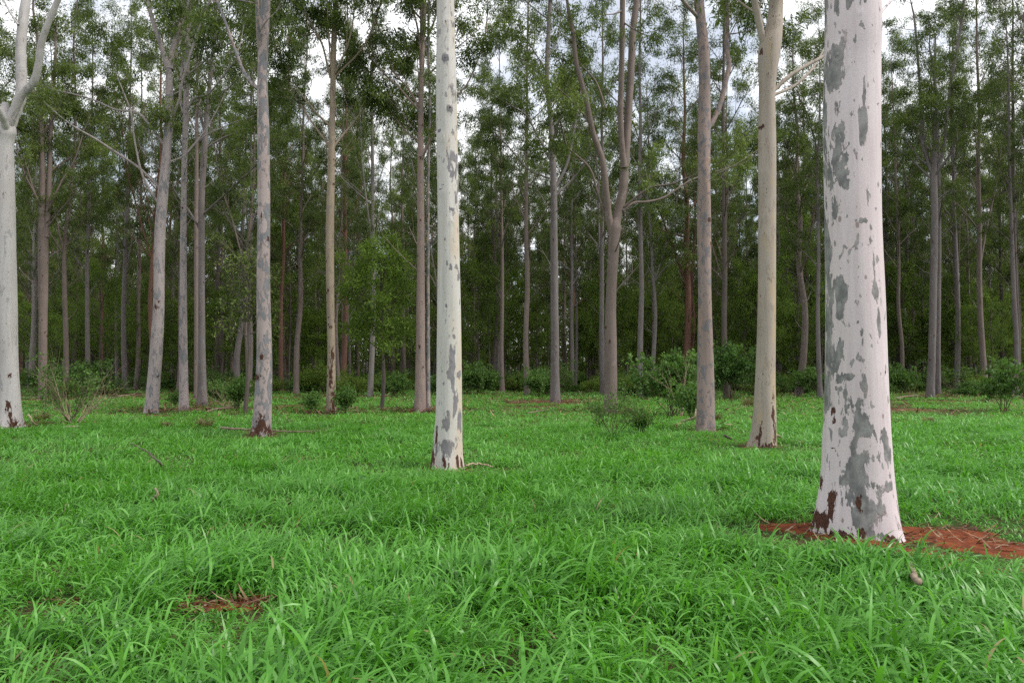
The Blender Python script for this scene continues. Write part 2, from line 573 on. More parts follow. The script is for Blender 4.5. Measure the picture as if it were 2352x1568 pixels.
def special_tree(label, mat, edges, Y, Ht=24.0, seed=1, limbs=(), sides=28, ring=.10, patches=(), scars=(), knots=(), hb=None, ncrown=12, lean_top=(0, 0),
                 rand_patch=0, rand_scar=6, flare=.13, nl=70, crownlen=3.3, tintside=0.0, limbleaf=1.0, name='gum_tree', group='gum trees standing in the grass', taper=.75):
    rng = np.random.default_rng(seed)
    edges = sorted(edges, key=lambda e: -e[0])       # from the foot up
    c = np.array([P((a + b) / 2, y, Y) for y, a, b in edges])
    r = np.array([(b - a) / 2 * Y / FPX for y, a, b in edges])
    base = np.array([c[0][0], Y, 0.0])
    # one point under ground, and the stem carried on to its full height
    pts = [np.array([c[0][0], Y, -.12])] + list(c)
    rr = [r[0] * 1.02] + list(r)
    topz = c[-1][2]
    steps = max(2, int((Ht - topz) / 2.5))
    for k in range(1, steps + 1):
        f = k / steps
        q = c[-1] + np.array([lean_top[0] * f + rng.normal(0, .08), lean_top[1] * f + rng.normal(0, .08), (Ht - topz) * f])
        pts.append(q)
        rr.append(r[-1] * (1 - taper * f) + .01)
    pts = np.array(pts)
    rr = np.array(rr)
    o = np.argsort(pts[:, 2])
    pts, rr = pts[o], rr[o]
    zz = np.concatenate([np.arange(-.12, topz + .5, ring), np.arange(topz + .5, Ht, .35)])
    cm = catmull(pts, 200)
    rc = catmull(np.stack([rr, rr, rr], 1), 200)[:, 0]
    oo = np.argsort(cm[:, 2])
    stem = np.stack([np.interp(zz, cm[oo, 2], cm[oo, 0]), np.interp(zz, cm[oo, 2], cm[oo, 1]), zz], 1)
    srad = np.interp(zz, cm[oo, 2], rc[oo])
    V, Q, TH = stem_tube(stem, srad, sides, seed, flare)
    # painted bark fields: angle seen from the camera side, height
    ZZ = V[..., 2]
    patch = np.full(TH.shape, -.25 if patches else 0.0)
    scar = np.zeros(TH.shape)
    tint = np.zeros(TH.shape)

    def ell(px, py, hw, hh, fieldmax=1.0):
        # picture position (2352 wide) -> angle and height on the trunk
        p = P(px, py, Y)
        cx = np.interp(p[2], zz, stem[:, 0])
        rd = np.interp(p[2], zz, srad)
        s = np.clip((px - pix_x(cx, Y)) * Y / FPX / rd, -.97, .97)
        a0 = math.atan2(-Y, -cx) + math.asin(s)
        da = hw * Y / FPX / rd / max(math.sqrt(1 - s * s), .45)
        dz = hh * Y / FPX
        d = (TH - a0 + PI) % (2 * PI) - PI
        return np.maximum(0, fieldmax * (1 - (np.abs(d / da) ** 2.6 + np.abs((ZZ - p[2]) / dz) ** 2.6) ** (1 / 2.6) * .45))

    for q in patches:
        patch = np.maximum(patch, ell(*q) - .25)
    for q in scars:
        scar = np.maximum(scar, ell(*q))
    for q in range(rand_patch):
        a0 = rng.uniform(-.15, PI + .15)
        z0 = rng.uniform(0, min(Ht * .7, 12))
        d = (TH - a0 + PI) % (2 * PI) - PI
        e = np.sqrt((d / rng.uniform(.12, .4)) ** 2 + ((ZZ - z0) / rng.uniform(.1, .5)) ** 2)
        patch = np.maximum(patch, 1 - e * .5 - .25)
    kn = [(k[0], k[1], k[2]) for k in knots]
    disp = np.zeros(TH.shape)
    for q in kn:
        px, py, s = q
        p = P(px, py, Y)
        cx = np.interp(p[2], zz, stem[:, 0]); rd = np.interp(p[2], zz, srad)
        a0 = math.atan2(-Y, -cx) + math.asin(np.clip((px - pix_x(cx, Y)) * Y / FPX / rd, -.97, .97))
        sz = s * Y / FPX
        d = ((TH - a0 + PI) % (2 * PI) - PI) * rd
        e = np.sqrt((d / sz) ** 2 + ((ZZ - p[2]) / (sz * 1.15)) ** 2)
        disp += np.exp(-(e / 1.1) ** 2) * (.010 + .007 * np.cos(e * 9.0)) * np.clip(sz / .05, .3, 1.2)
        scar = np.maximum(scar, np.maximum(0, .75 - e * 2.2))
    for q in range(rand_scar):
        a0 = rng.uniform(0, 2 * PI); z0 = rng.uniform(1.2, min(Ht * .6, 11)); sz = rng.uniform(.022, .05)
        rd = np.interp(z0, zz, srad)
        d = ((TH - a0 + PI) % (2 * PI) - PI) * rd
        e = np.sqrt((d / sz) ** 2 + ((ZZ - z0) / (sz * 1.25)) ** 2)
        disp += np.exp(-e ** 2) * .012
        scar = np.maximum(scar, np.maximum(0, 1.0 - e * .5))
    if tintside:
        tint = np.clip(np.sin(TH + PI / 2 * 0) * 0 + np.cos(TH) * tintside, 0, 1) * np.clip(1.3 - ZZ / 4.0, .25, 1)
    C = stem[:, None, :]
    N = V - C
    N[..., 2] = 0
    V = V + norm(N) * disp[..., None]
    root = thing(name, tuple(base), label, 'tree', group)
    Vl = (V - base).reshape(-1, 3)
    SPECIAL_BASE.append((base[0], base[1], srad[0]))
    # explicit limbs traced where they grow, each a part of its own
    mb, lv = MB(), Leaves()
    for L in limbs:
        pl, w0, w1 = L[0], L[1], L[2]
        dz = L[3] if len(L) > 3 else 0.0
        leafy = L[4] if len(L) > 4 else limbleaf
        m = len(pl)
        raw = np.array([P(x, y, Y + dz * (k / (m - 1)) ** 1.2) for k, (x, y) in enumerate(pl)]) - base
        cv = catmull(raw, max(10, m * 5))
        rad = np.linspace(w0, w1, len(cv)) / 2 * Y / FPX
        rad = rad * (1 + .05 * np.sin(np.arange(len(cv)) * 1.7 + seed))
        rad[0] *= 1.25
        lm = MB()
        lm.tube(cv, rad, 14 if w0 > 8 else 7, 0.0)
        # continue past the traced end, tapering, into the crown
        d = norm(cv[-1] - cv[-3])
        ext = max(1.5, min(6.0, (Ht - 5 - cv[-1][2]) * .35)) if w1 > 5 else 1.6
        pts = spur(lm, lv, cv[-1], d, ext, rad[-1], rng, 4, 3 if leafy else 1, int(nl * (leafy > 0)), up=.25)
        if leafy:
            for k in range(int(4 * leafy)):
                q = cv[int(len(cv) * rng.uniform(.45, .98)) - 1]
                spur(lm, lv, q, norm(d + rng.normal(0, .7, 3)), rng.uniform(1.0, 2.0), max(rad[-1] * .4, .008), rng, 3, 3, nl, up=.3)
        link('limb', lm.build('limb', M[mat]), root)
    st = stem - base
    crown_on(mb, lv, st[5:], srad[5:], hb if hb else Ht * .45, ncrown, rng, lenf=crownlen, nl=nl, dead=0 if Y < 24 else 3)
    VB, QB = (np.concatenate(mb.V), np.concatenate(mb.Q)) if mb.V else (np.zeros((0, 3)), np.zeros((0, 4), int))
    nb = len(VB)
    cat = lambda a, v: np.concatenate([a.ravel(), np.full(nb, v)])
    me = make_mesh('trunk', np.vstack([Vl, VB]), np.vstack([Q, QB + len(Vl)]), {'patch': cat(patch, -.25 if patches else 0.0), 'scar': cat(scar, 0), 'tint': cat(tint, 0)}, True, M[mat])
    link('trunk', me, root)
    link('crown', lv.mesh('crown', M['gumleaf'], rng), root)
    return root


def F(x, y, hw, hh):      # full-size photo pixels -> 2352 pixels
    k = 1 / 1.2755
    return (x * k, y * k, hw * k, hh * k)


def R3(x, y, w_, h_):
    s = 2.138
    return F(1900 + x / s, y / s, w_ / s / 2, h_ / s / 2)


def R6(x, y, hw, hh):
    s = 1.96
    return F(1800 + x / s, 700 + y / s, hw / s, hh / s)


def R8(x, y, hw, hh):
    s = 1.568
    return F(1500 + x / s, 1300 + y / s, hw / s, hh / s)


def R2(x, y, hw, hh):
    s = 2.138
    return F(800 + x / s, y / s, hw / s, hh / s)


def R5(x, y, hw, hh):
    s = 2.24
    return F(900 + x / s, 700 + y / s, hw / s, hh / s)


giant_patches = [R3(1132, 60, 44, 220), R3(1130, 250, 36, 180), R3(1215, 60, 26, 120), R3(1300, 75, 34, 72), R3(1382, 75, 38, 76), R3(1367, 200, 22, 60),
                 R3(1220, 375, 100, 200), R3(1180, 530, 100, 170), R3(1132, 500, 56, 280), R3(1128, 680, 60, 260), R3(1208, 690, 28, 110), R3(1362, 850, 38, 190),
                 R3(1374, 600, 15, 180), R3(1190, 1000, 130, 320), R3(1150, 1080, 90, 300), R3(1130, 920, 40, 130), R3(1258, 1180, 40, 70), R3(1192, 1330, 50, 220), R3(1132, 1350, 56, 320),
                 R3(1387, 1290, 16, 150), R3(1372, 1412, 84, 34), R3(1400, 1450, 40, 70), R3(1325, 320, 16, 30), R3(1380, 430, 12, 24), R3(1312, 455, 46, 56), R3(1240, 570, 16, 28),
                 R6(1240, 120, 24, 180), R6(1246, 420, 26, 220), R6(1244, 650, 30, 160), R6(1240, 850, 14, 140), R6(1312, 310, 26, 60), R6(1306, 425, 22, 70), R6(1284, 270, 14, 40), R6(1302, 625, 22, 70), R6(1290, 720, 10, 50),
                 R6(1386, 490, 30, 28), R6(1420, 560, 16, 90), R6(1412, 690, 18, 34), R6(1390, 395, 14, 34), R6(1492, 150, 9, 140), R6(1474, 40, 12, 60), R6(1500, 320, 16, 26), R6(1512, 500, 7, 70),
                 R6(1300, 790, 18, 28), R6(1345, 790, 36, 12), R6(1330, 886, 10, 20), R6(1280, 856, 7, 12), R6(1308, 858, 6, 10), R6(1416, 840, 26, 44), R6(1402, 945, 52, 66), R6(1412, 1080, 50, 120), R6(1402, 1230, 54, 110), R6(1384, 1340, 60, 80),
                 R6(1326, 1030, 16, 66), R6(1530, 1110, 18, 54), R6(1544, 1220, 16, 32), R6(1480, 1238, 30, 18), R6(1340, 1340, 16, 40),
                 R8(1570, 90, 36, 110), R8(1592, 210, 52, 120), R8(1640, 270, 54, 80), R8(1648, 50, 36, 28), R8(1700, 172, 18, 22), R8(1700, 30, 18, 36), R8(1520, 150, 16, 18), R8(1600, 330, 30, 60), R8(1730, 330, 14, 50), R8(1660, 380, 24, 20)]
giant_scars = [R8(1470, 262, 12, 56), R8(1436, 352, 16, 28), R8(1482, 392, 50, 12), R8(1600, 386, 22, 20), R8(1400, 350, 30, 34), R8(1430, 180, 8, 24), R8(1700, 395, 20, 12), R8(1545, 400, 20, 10), R8(1585, 250, 8, 30),
               R6(1265, 985, 8, 22), R6(1272, 1035, 10, 18), R6(1446, 335, 4, 5), R6(1545, 762, 4, 5), R6(1258, 1195, 10, 4)]
special_tree('giant white gum trunk blotched with grey, standing in red soil', 'giant',
             [(-20, 1897, 2017), (150, 1895, 2016), (300, 1893, 2016), (500, 1897, 2020), (700, 1901, 2032), (900, 1901, 2041), (1000, 1897, 2045), (1100, 1893, 2051), (1180, 1884, 2060), (1213, 1880, 2066), (1238, 1874, 2075)],
             G(1975, 1228)[1], 25, 11, sides=150, ring=.022, patches=giant_patches, scars=giant_scars,
             knots=[(1938, 142, 17), (1928, 404, 6), (1985, 55, 7), (1899, 105, 6), (1955, 170, 7)], rand_patch=40, rand_scar=0, hb=9.5, flare=.09,
             limbs=[([(2015, 40), (2036, 14), (2052, -6), (2075, -60)], 8, 5, 1.0, 0)])
cream_p = [R2(1130, 600, 20, 50), R2(1118, 575, 10, 20), R2(1075, 388, 24, 20), R2(1105, 695, 17, 28), R2(1120, 165, 16, 22), R2(1115, 105, 7, 18), R2(1127, 850, 12, 28), R2(1088, 960, 8, 50), R2(1100, 1035, 6, 20), R2(1136, 1000, 20, 34),
           R2(1135, 1090, 24, 60), R2(1150, 1270, 12, 35), R2(1125, 1322, 15, 18), R2(1066, 1170, 9, 8), R2(1046, 1195, 10, 5), R2(1038, 835, 8, 10), R2(1165, 1200, 6, 40), R2(1100, 318, 4, 10),
           R5(978, 188, 26, 24), R5(996, 240, 11, 50), R5(912, 447, 14, 18), R5(916, 163, 4, 12), R5(900, 10, 6, 14), R5(957, 795, 16, 84), R5(970, 740, 10, 26), R5(942, 880, 15, 22), R5(892, 945, 7, 13), R5(958, 980, 10, 80), R5(975, 1075, 18, 60),
           R5(998, 420, 5, 20), R5(965, 645, 8, 12), R5(950, 320, 4, 8), R5(905, 1200, 24, 74), R5(900, 1140, 14, 20), R5(928, 1140, 8, 18), R5(905, 1365, 44, 44), R5(890, 1420, 30, 40), R5(998, 1200, 12, 100), R5(985, 1330, 9, 60), R5(995, 890, 12, 18), R5(965, 1040, 18, 22),
           R5(848, 1380, 8, 50), R5(850, 1250, 6, 20), R5(880, 1095, 6, 10)]
special_tree('cream white gum trunk with scattered grey flakes, foot among grass', 'cream',
             [(-20, 1003, 1043), (200, 1002, 1049), (400, 1004, 1053), (600, 1005, 1056), (700, 1005, 1058), (850, 1003, 1060), (950, 1000, 1061), (1030, 993, 1062), (1060, 990, 1065), (1080, 987, 1068)],
             G(1028, 1077)[1], 24, 12, sides=110, ring=.03, patches=cream_p,
             scars=[R5(818, 1450, 12, 70), R5(990, 1480, 7, 50), R5(900, 1455, 9, 30), R5(850, 1290, 5, 40), R5(930, 1470, 5, 30), R5(1012, 1470, 6, 40)],
             knots=[(1022, 60, 11), (1021, 142, 10), (1032, 255, 9), (1014, 323, 8), (1036, 515, 7), (1012, 447, 7)], rand_patch=30, rand_scar=0, hb=11, tintside=1.0, flare=.05)
special_tree('smooth tan gum trunk with a low fork and two limbs reaching right', 'tan',
             [(-20, 1769, 1800), (60, 1760, 1798), (110, 1744, 1794), (205, 1744, 1781), (330, 1742, 1782), (546, 1742, 1782), (709, 1740, 1781), (869, 1735, 1780), (969, 1730, 1783), (1010, 1725, 1784), (1028, 1721, 1786)],
             G(1755, 1026)[1], 23, 13, sides=64, ring=.05,
             limbs=[([(1756, 112), (1747, 70), (1738, 25), (1728, -20), (1715, -80)], 17, 14, -.4),
                    ([(1774, 211), (1812, 176), (1845, 155), (1875, 139), (1900, 122), (1960, 60)], 9.5, 7, .6, 0),
                    ([(1776, 219), (1812, 204), (1838, 187), (1862, 163), (1878, 140), (1905, 90)], 7.5, 5, 1.5, 0),
                    ([(1755, 335), (1700, 372), (1650, 398)], 3, 2, 1.5, 0)],
             scars=[R6(905, 1000, 6, 60), R6(915, 1120, 8, 60), R6(830, 1130, 7, 60), R6(815, 1140, 9, 10), R6(895, 1180, 30, 10), R6(905, 905, 5, 8), R6(840, 1190, 10, 10), R3(732, 335, 16, 30), R3(725, 805, 34, 22), R3(718, 245, 26, 40)],
             knots=[(1758, 400, 9), (1762, 500, 8), (1760, 540, 8), (1776, 700, 7)], rand_patch=10, rand_scar=0, hb=11, tintside=.7)
special_tree('pink gum trunk mottled with grey all over, rotten hollow at its foot', 'mottled',
             [(-20, 600, 622), (90, 594, 617), (180, 591, 614), (315, 592, 619), (549, 591, 620), (700, 590, 621), (829, 589, 624), (934, 584, 624), (985, 578, 623), (1003, 574, 624)],
             G(600, 1001)[1], 24, 14, sides=56, ring=.05,
             limbs=[([(596, 206), (577, 190), (560, 165), (548, 135), (539, 112), (518, 52), (497, -5), (480, -60)], 8, 6, 1.0),
                    ([(598, 125), (594, 90), (592, 40), (590, -20)], 10, 9, -.6)],
             scars=[F(766, 1243, 10, 22), F(758, 1262, 8, 20), F(780, 1262, 6, 8), F(738, 1272, 7, 16), F(752, 1105, 5, 8), F(792, 1262, 4, 14)],
             knots=[(594, 88, 6), (611, 145, 5)], rand_scar=10, hb=12, nl=55)
special_tree('speckled pink and grey gum trunk with one limb rising on its right', 'speckled',
             [(-20, 1593, 1615), (110, 1603, 1629), (220, 1605, 1631), (312, 1602, 1632), (367, 1603, 1632), (546, 1602, 1633), (709, 1604, 1635), (869, 1601, 1639), (960, 1598, 1641), (993, 1596, 1642)],
             G(1620, 991)[1], 23, 15, sides=56, ring=.05,
             limbs=[([(1612, 320), (1621, 300), (1637, 279), (1655, 238), (1668, 183), (1675, 147), (1669, 110), (1671, 37), (1674, -10), (1680, -60)], 13, 9, .8)],
             knots=[(1606, 472, 5), (1622, 497, 6), (1616, 322, 9)], rand_patch=8, rand_scar=8, hb=10)
special_tree('white gum with heavy low forks, cut by the edge of the picture', 'white',
             [(300, -6, 36), (350, -8, 29), (549, -7, 34), (700, -6, 36), (829, -4, 40), (934, -2, 46), (970, -2, 50), (983, -3, 54)],
             G(25, 981)[1], 9.2, 16, sides=56, ring=.05, taper=.97, lean_top=(-.3, .3),
             limbs=[([(14, 330), (24, 285), (38, 250), (49, 212), (49, 160), (48, 105), (53, 50), (60, -5), (64, -60)], 27, 20, .6),
                    ([(10, 315), (22, 285), (46, 226), (77, 189), (88, 150), (94, 105), (108, 60), (133, 0), (150, -50)], 20, 12, -.8),
                    ([(16, 320), (12, 288), (0, 259), (-25, 225), (-50, 170)], 18, 13, -1.2),
                    ([(42, 58), (24, 30), (7, -2), (-10, -30)], 5, 4, .5)],
             scars=[F(28, 1187, 6, 12), F(34, 1216, 5, 8), F(42, 1240, 8, 14), F(0, 1220, 4, 14)], knots=[(16, 368, 9), (20, 395, 6)], rand_scar=3, hb=8.9, ncrown=0, limbleaf=.2)
special_tree('leaning pinkish gum trunk forking high, with long limbs spread both ways', 'pinkgrey',
             [(140, 381, 394), (175, 381, 396), (262, 379, 398), (350, 373, 392), (455, 362, 385), (549, 355, 379), (700, 352, 377), (829, 343, 371), (900, 337, 366), (935, 334, 364), (951, 331, 364)],
             G(348, 949)[1], 13.5, 17, sides=40, ring=.08, taper=.97, lean_top=(.1, .5),
             limbs=[([(389, 160), (392, 135), (403, 98), (413, 63), (425, 17), (430, -10), (436, -60)], 16, 12, .5),
                    ([(385, 160), (373, 115), (364, 87), (350, 45), (336, -5), (325, -50)], 11, 9, -.5),
                    ([(394, 275), (413, 224), (420, 182), (448, 91), (466, 45), (483, 0)], 6, 4, -1.0),
                    ([(370, 436), (322, 388), (266, 350), (217, 318), (157, 283), (105, 238), (73, 206)], 6, 3, -2.0),
                    ([(378, 334), (343, 287), (315, 259), (266, 252), (210, 228), (154, 213)], 7, 3, 1.5),
                    ([(366, 470), (340, 430), (322, 385), (308, 315), (301, 259), (280, 203)], 6, 3, -1.0),
                    ([(384, 374), (423, 357), (465, 315), (525, 287)], 4, 2.5, 1.0)],
             scars=[F(440, 1204, 3, 8), F(455, 900, 5, 5)], rand_scar=14, hb=12.6, ncrown=1, limbleaf=.35)
special_tree('pink-grey gum trunk beside the leaning one, no fork below its crown', 'pinkgrey',
             [(-20, 430, 440), (100, 425, 436), (245, 421, 434), (350, 418, 430), (549, 414, 428), (750, 413, 430), (890, 412, 432), (943, 410, 434)],
             G(422, 942)[1], 23, 18, limbs=[([(430, 255), (447, 226), (480, 215), (520, 165), (555, 120)], 5, 3, -1.2, .5), ([(422, 262), (414, 220), (418, 150), (428, 60)], 7, 5, .8), ([(428, 350), (455, 320), (480, 285), (505, 240)], 4, 2, 1, .5)], hb=12.5, nl=45)
special_tree('grey gum trunk with a flared foot in a bare red ring', 'grey',
             [(70, 490, 498), (175, 479, 488), (297, 466, 477), (335, 464, 477), (455, 456, 470), (549, 456, 470), (759, 455, 471), (880, 454, 474), (930, 451, 478)],
             G(465, 929)[1], 22, 19, limbs=[([(470, 490), (500, 462), (540, 425), (590, 378)], 5, 3, -1), ([(473, 340), (510, 318), (550, 300), (600, 262)], 5, 3, .8), ([(465, 540), (447, 505), (430, 478)], 6, 4, .5, 0), ([(470, 300), (455, 245), (452, 190), (462, 120)], 7, 5, 1, .5)], hb=12.5, nl=45)
special_tree('thin brownish gum stem close behind the grey flared trunk', 'brown', [(250, 449, 456), (549, 446, 456), (800, 446, 456), (918, 445, 457)], G(450, 917)[1], 22, 20, hb=13, nl=45)
special_tree('olive tan gum trunk with peeling rusty bark at its foot', 'olive',
             [(-20, 767, 778), (110, 760, 773), (257, 757, 770), (400, 752, 769), (549, 748, 767), (700, 750, 768), (794, 752, 770), (900, 750, 771), (951, 747, 772)],
             G(760, 949)[1], 24, 21, sides=36, ring=.08,
             limbs=[([(766, 188), (774, 172), (818, 128), (848, 84), (870, 22), (880, -20)], 5, 4, .8), ([(759, 180), (752, 150), (737, 95), (701, 33), (679, -5)], 5, 4, -1.0), ([(758, 338), (715, 279), (682, 227), (649, 154), (630, 90)], 5, 3, 1.0), ([(771, 250), (764, 180), (755, 90), (752, 0)], 4, 3, -.8)],
             scars=[F(978, 1180, 5, 36), F(970, 1100, 4, 30), F(975, 1040, 4, 14), F(972, 1208, 9, 8)], rand_scar=26, hb=9, nl=80)
special_tree('salmon pink gum trunk with a leafy top, just beside the cream trunk', 'pink',
             [(-20, 964, 980), (110, 964, 976), (257, 960, 973), (430, 958, 974), (549, 958, 975), (800, 955, 977), (900, 953, 978), (948, 950, 979)],
             G(966, 946)[1], 24, 22, sides=36, ring=.08,
             limbs=[([(968, 110), (985, 80), (1000, 40), (1006, -10)], 5, 4, 1), ([(962, 245), (935, 200), (905, 165), (880, 90), (860, 40)], 5, 3, -1), ([(964, 325), (930, 300), (905, 265)], 4, 3, 1), ([(966, 130), (960, 70), (948, 20), (940, -20)], 5, 4, -.8), ([(972, 350), (1000, 300), (1030, 240), (1075, 190), (1110, 100), (1120, 30)], 5, 3, 1.5)], rand_scar=16, rand_patch=12, hb=8.5, nl=80)
special_tree('thin mottled stem touching the salmon pink trunk', 'mottled', [(400, 981, 987), (700, 979, 987), (860, 978, 988), (946, 976, 989)], G(982, 945)[1], 19, 23, hb=9, ncrown=8)
special_tree('brown gum with a wide fork halfway up, small shrub at its foot', 'brown',
             [(508, 1404, 1423), (525, 1399, 1427), (549, 1397, 1424), (667, 1392, 1416), (794, 1388, 1416), (900, 1388, 1418), (948, 1386, 1419)],
             G(1404, 946)[1], 7.6, 24, sides=40, ring=.07, taper=.97,
             limbs=[([(1410, 545), (1414, 513), (1430, 440), (1436, 367), (1441, 293), (1448, 183), (1454, 73), (1463, -5), (1466, -50)], 24, 13, .6),
                    ([(1408, 545), (1399, 505), (1392, 440), (1383, 367), (1361, 301), (1346, 227), (1324, 147), (1317, 80), (1305, 20)], 18, 8, -.8),
                    ([(1434, 385), (1428, 330), (1425, 257), (1428, 147), (1430, 0), (1431, -50)], 14, 12, -.8),
                    ([(1430, 484), (1456, 466), (1490, 463), (1530, 451), (1594, 411), (1700, 378)], 7, 3, 1.2),
                    ([(1432, 476), (1490, 433), (1546, 422), (1600, 400)], 6, 3, -.8),
                    ([(1390, 495), (1372, 440), (1353, 385), (1306, 341), (1295, 315)], 6, 4, -1.2, .5),
                    ([(1355, 280), (1330, 250), (1290, 210), (1240, 170)], 4, 3, -.6), ([(1392, 250), (1370, 190), (1345, 160)], 4, 3, .6)], rand_scar=6, hb=7, ncrown=0, nl=70, limbleaf=.6)
special_tree('plain grey gum trunk at the clearing edge with a high right branch', 'grey',
             [(-20, 1260, 1270), (73, 1255, 1265), (183, 1251, 1262), (293, 1260, 1272), (425, 1264, 1279), (549, 1264, 1281), (800, 1265, 1284), (890, 1264, 1286), (926, 1262, 1288)],
             G(1275, 924)[1], 24, 25, sides=32, ring=.09,
             limbs=[([(1275, 432), (1303, 374), (1321, 286), (1330, 230)], 8, 5, .8), ([(1266, 372), (1221, 286), (1205, 262), (1159, 235)], 5, 3, -1), ([(1262, 410), (1215, 390), (1170, 340), (1140, 310)], 4, 3, 1)], hb=9.5, nl=80, rand_scar=12)
special_tree('grey-brown gum splitting into two upright stems behind the white fork', 'brown',
             [(90, 84, 90), (210, 84, 92), (315, 90, 101), (490, 90, 104), (549, 88, 110), (750, 90, 108), (880, 89, 107), (918, 86, 108)],
             G(97, 917)[1], 23, 26, sides=32, ring=.09,
             limbs=[([(104, 545), (110, 490), (114, 385), (116, 315), (122, 210), (128, 120)], 13, 7, .6), ([(92, 480), (78, 440), (60, 380), (45, 330)], 5, 3, -1), ([(112, 480), (140, 420), (170, 370), (190, 310)], 5, 3, 1), ([(110, 520), (150, 470), (200, 420)], 4, 2, -.6), ([(95, 330), (110, 280), (135, 240)], 4, 3, .5)], rand_scar=20, hb=10)
special_tree('grey gum with steep forks in front of its paired neighbour, far right clearing edge', 'grey',
             [(411, 2137, 2152), (500, 2139, 2154), (640, 2136, 2152), (800, 2133, 2149), (880, 2129, 2147), (916, 2127, 2148)],
             G(2138, 914)[1], 16, 27, sides=30, ring=.09, taper=.9,
             limbs=[([(2145, 420), (2128, 360), (2118, 330), (2116, 256), (2108, 130), (2100, 40)], 8, 5, .6), ([(2146, 412), (2166, 350), (2172, 300), (2180, 220), (2205, 73), (2215, 0)], 8, 5, -.6), ([(2146, 400), (2150, 330), (2152, 240), (2140, 130)], 9, 5, 0)], hb=12, rand_scar=10)
special_tree('thinner grey gum paired closely behind the steep forked one', 'grey', [(300, 2148, 2158), (550, 2149, 2161), (800, 2149, 2160), (906, 2148, 2161)], G(2155, 905)[1], 24, 28, hb=11)


# ------------------------------------------------------------------ generic gum trees: prototypes, then copies
def gum_proto(seed, Ht, hb, r0, n, lenf, nl, bend=.16, dead=4):
    rng = np.random.default_rng(seed)
    k = 9
    zz = np.linspace(-.15, Ht, k)
    pts = np.stack([np.cumsum(rng.normal(0, bend, k)) * .5, np.cumsum(rng.normal(0, bend, k)) * .5, zz], 1)
    pts[:, :2] -= pts[0, :2] + (pts[1, :2] - pts[0, :2]) * .1
    pts[0, :2] = pts[1, :2] * .0
    stem = catmull(pts, 60)
    f = np.clip(stem[:, 2] / Ht, 0, 1)
    rad = r0 * (1 - .9 * f ** 1.1) + .012 + r0 * .45 * np.exp(-np.maximum(stem[:, 2], 0) / .35)
    V, Q, TH = stem_tube(stem, rad, 12, seed, .0, rough=.02)
    mb, lv = MB(), Leaves()
    mb.add(V.reshape(-1, 3), Q, 0.0)
    if rng.random() < .5:      # a fork
        h = hb * rng.uniform(.75, 1.1)
        b = np.array([np.interp(h, stem[:, 2], stem[:, 0]), np.interp(h, stem[:, 2], stem[:, 1]), h])
        a = rng.uniform(0, 6.28)
        spur(mb, lv, b, (math.cos(a) * .35, math.sin(a) * .35, 1), (Ht - h) * .65, r0 * .45, rng, 12, 4, nl, up=.3)
    crown_on(mb, lv, stem[3:], rad[3:], hb, n, rng, lenf=lenf, nsec=5, ntw=4, nl=nl, dead=dead)
    trunk = mb.build('trunk', M['grey'])
    crown = lv.mesh('crown', M['gumleaf'], rng)
    return trunk, crown, r0


GUMS = [gum_proto(101, 25, 8.5, .19, 19, 3.6, 52), gum_proto(102, 27, 9.5, .21, 18, 3.4, 52), gum_proto(103, 23, 7.5, .17, 19, 3.6, 52),
        gum_proto(104, 26, 10, .20, 17, 3.8, 52), gum_proto(105, 24, 8.5, .18, 20, 3.2, 52), gum_proto(106, 28, 9, .22, 19, 3.6, 50, .25), gum_proto(107, 22, 7, .16, 18, 3.4, 50, .25),
        gum_proto(108, 23, 5.0, .17, 22, 3.6, 50, .2, 6), gum_proto(109, 25, 5.5, .19, 22, 3.8, 50, .2, 6)]
TREES = []      # (root, pixel x, tone)


def put_gum(x, y, tone, width_px=None, rz=None, s=None, proto=None):
    trunk, crown, r0 = GUMS[proto if proto is not None else (int(RNG.integers(7)) if y < 66 else int(RNG.integers(2, 9)))]
    root = thing('gum_tree', (x, y, 0), None, 'tree', 'gum trees of the stand behind', RNG.uniform(0, 6.28) if rz is None else rz)
    sz = s if s else RNG.uniform(.85, 1.12)
    sx = sz
    if width_px:
        sx = np.clip(width_px / 2 * y / FPX / r0, .55, 1.5)
        sz = np.clip(sz, sx * .7, sx * 1.4)
    t = link('trunk', trunk, root)
    t.material_slots[0].link = 'OBJECT'
    t.material_slots[0].material = M[tone]
    t.scale = (sx, sx, sz)
    c = link('crown', crown, root)
    c.scale = (sx, sx, sz)
    if not width_px:
        t.scale = (sx * .82, sx * .82, sz)
        c.scale = (sx * .82 * 1.1, sx * .82 * 1.1, sz)
    TREES.append((root, pix_x(x, y), tone))
    return root


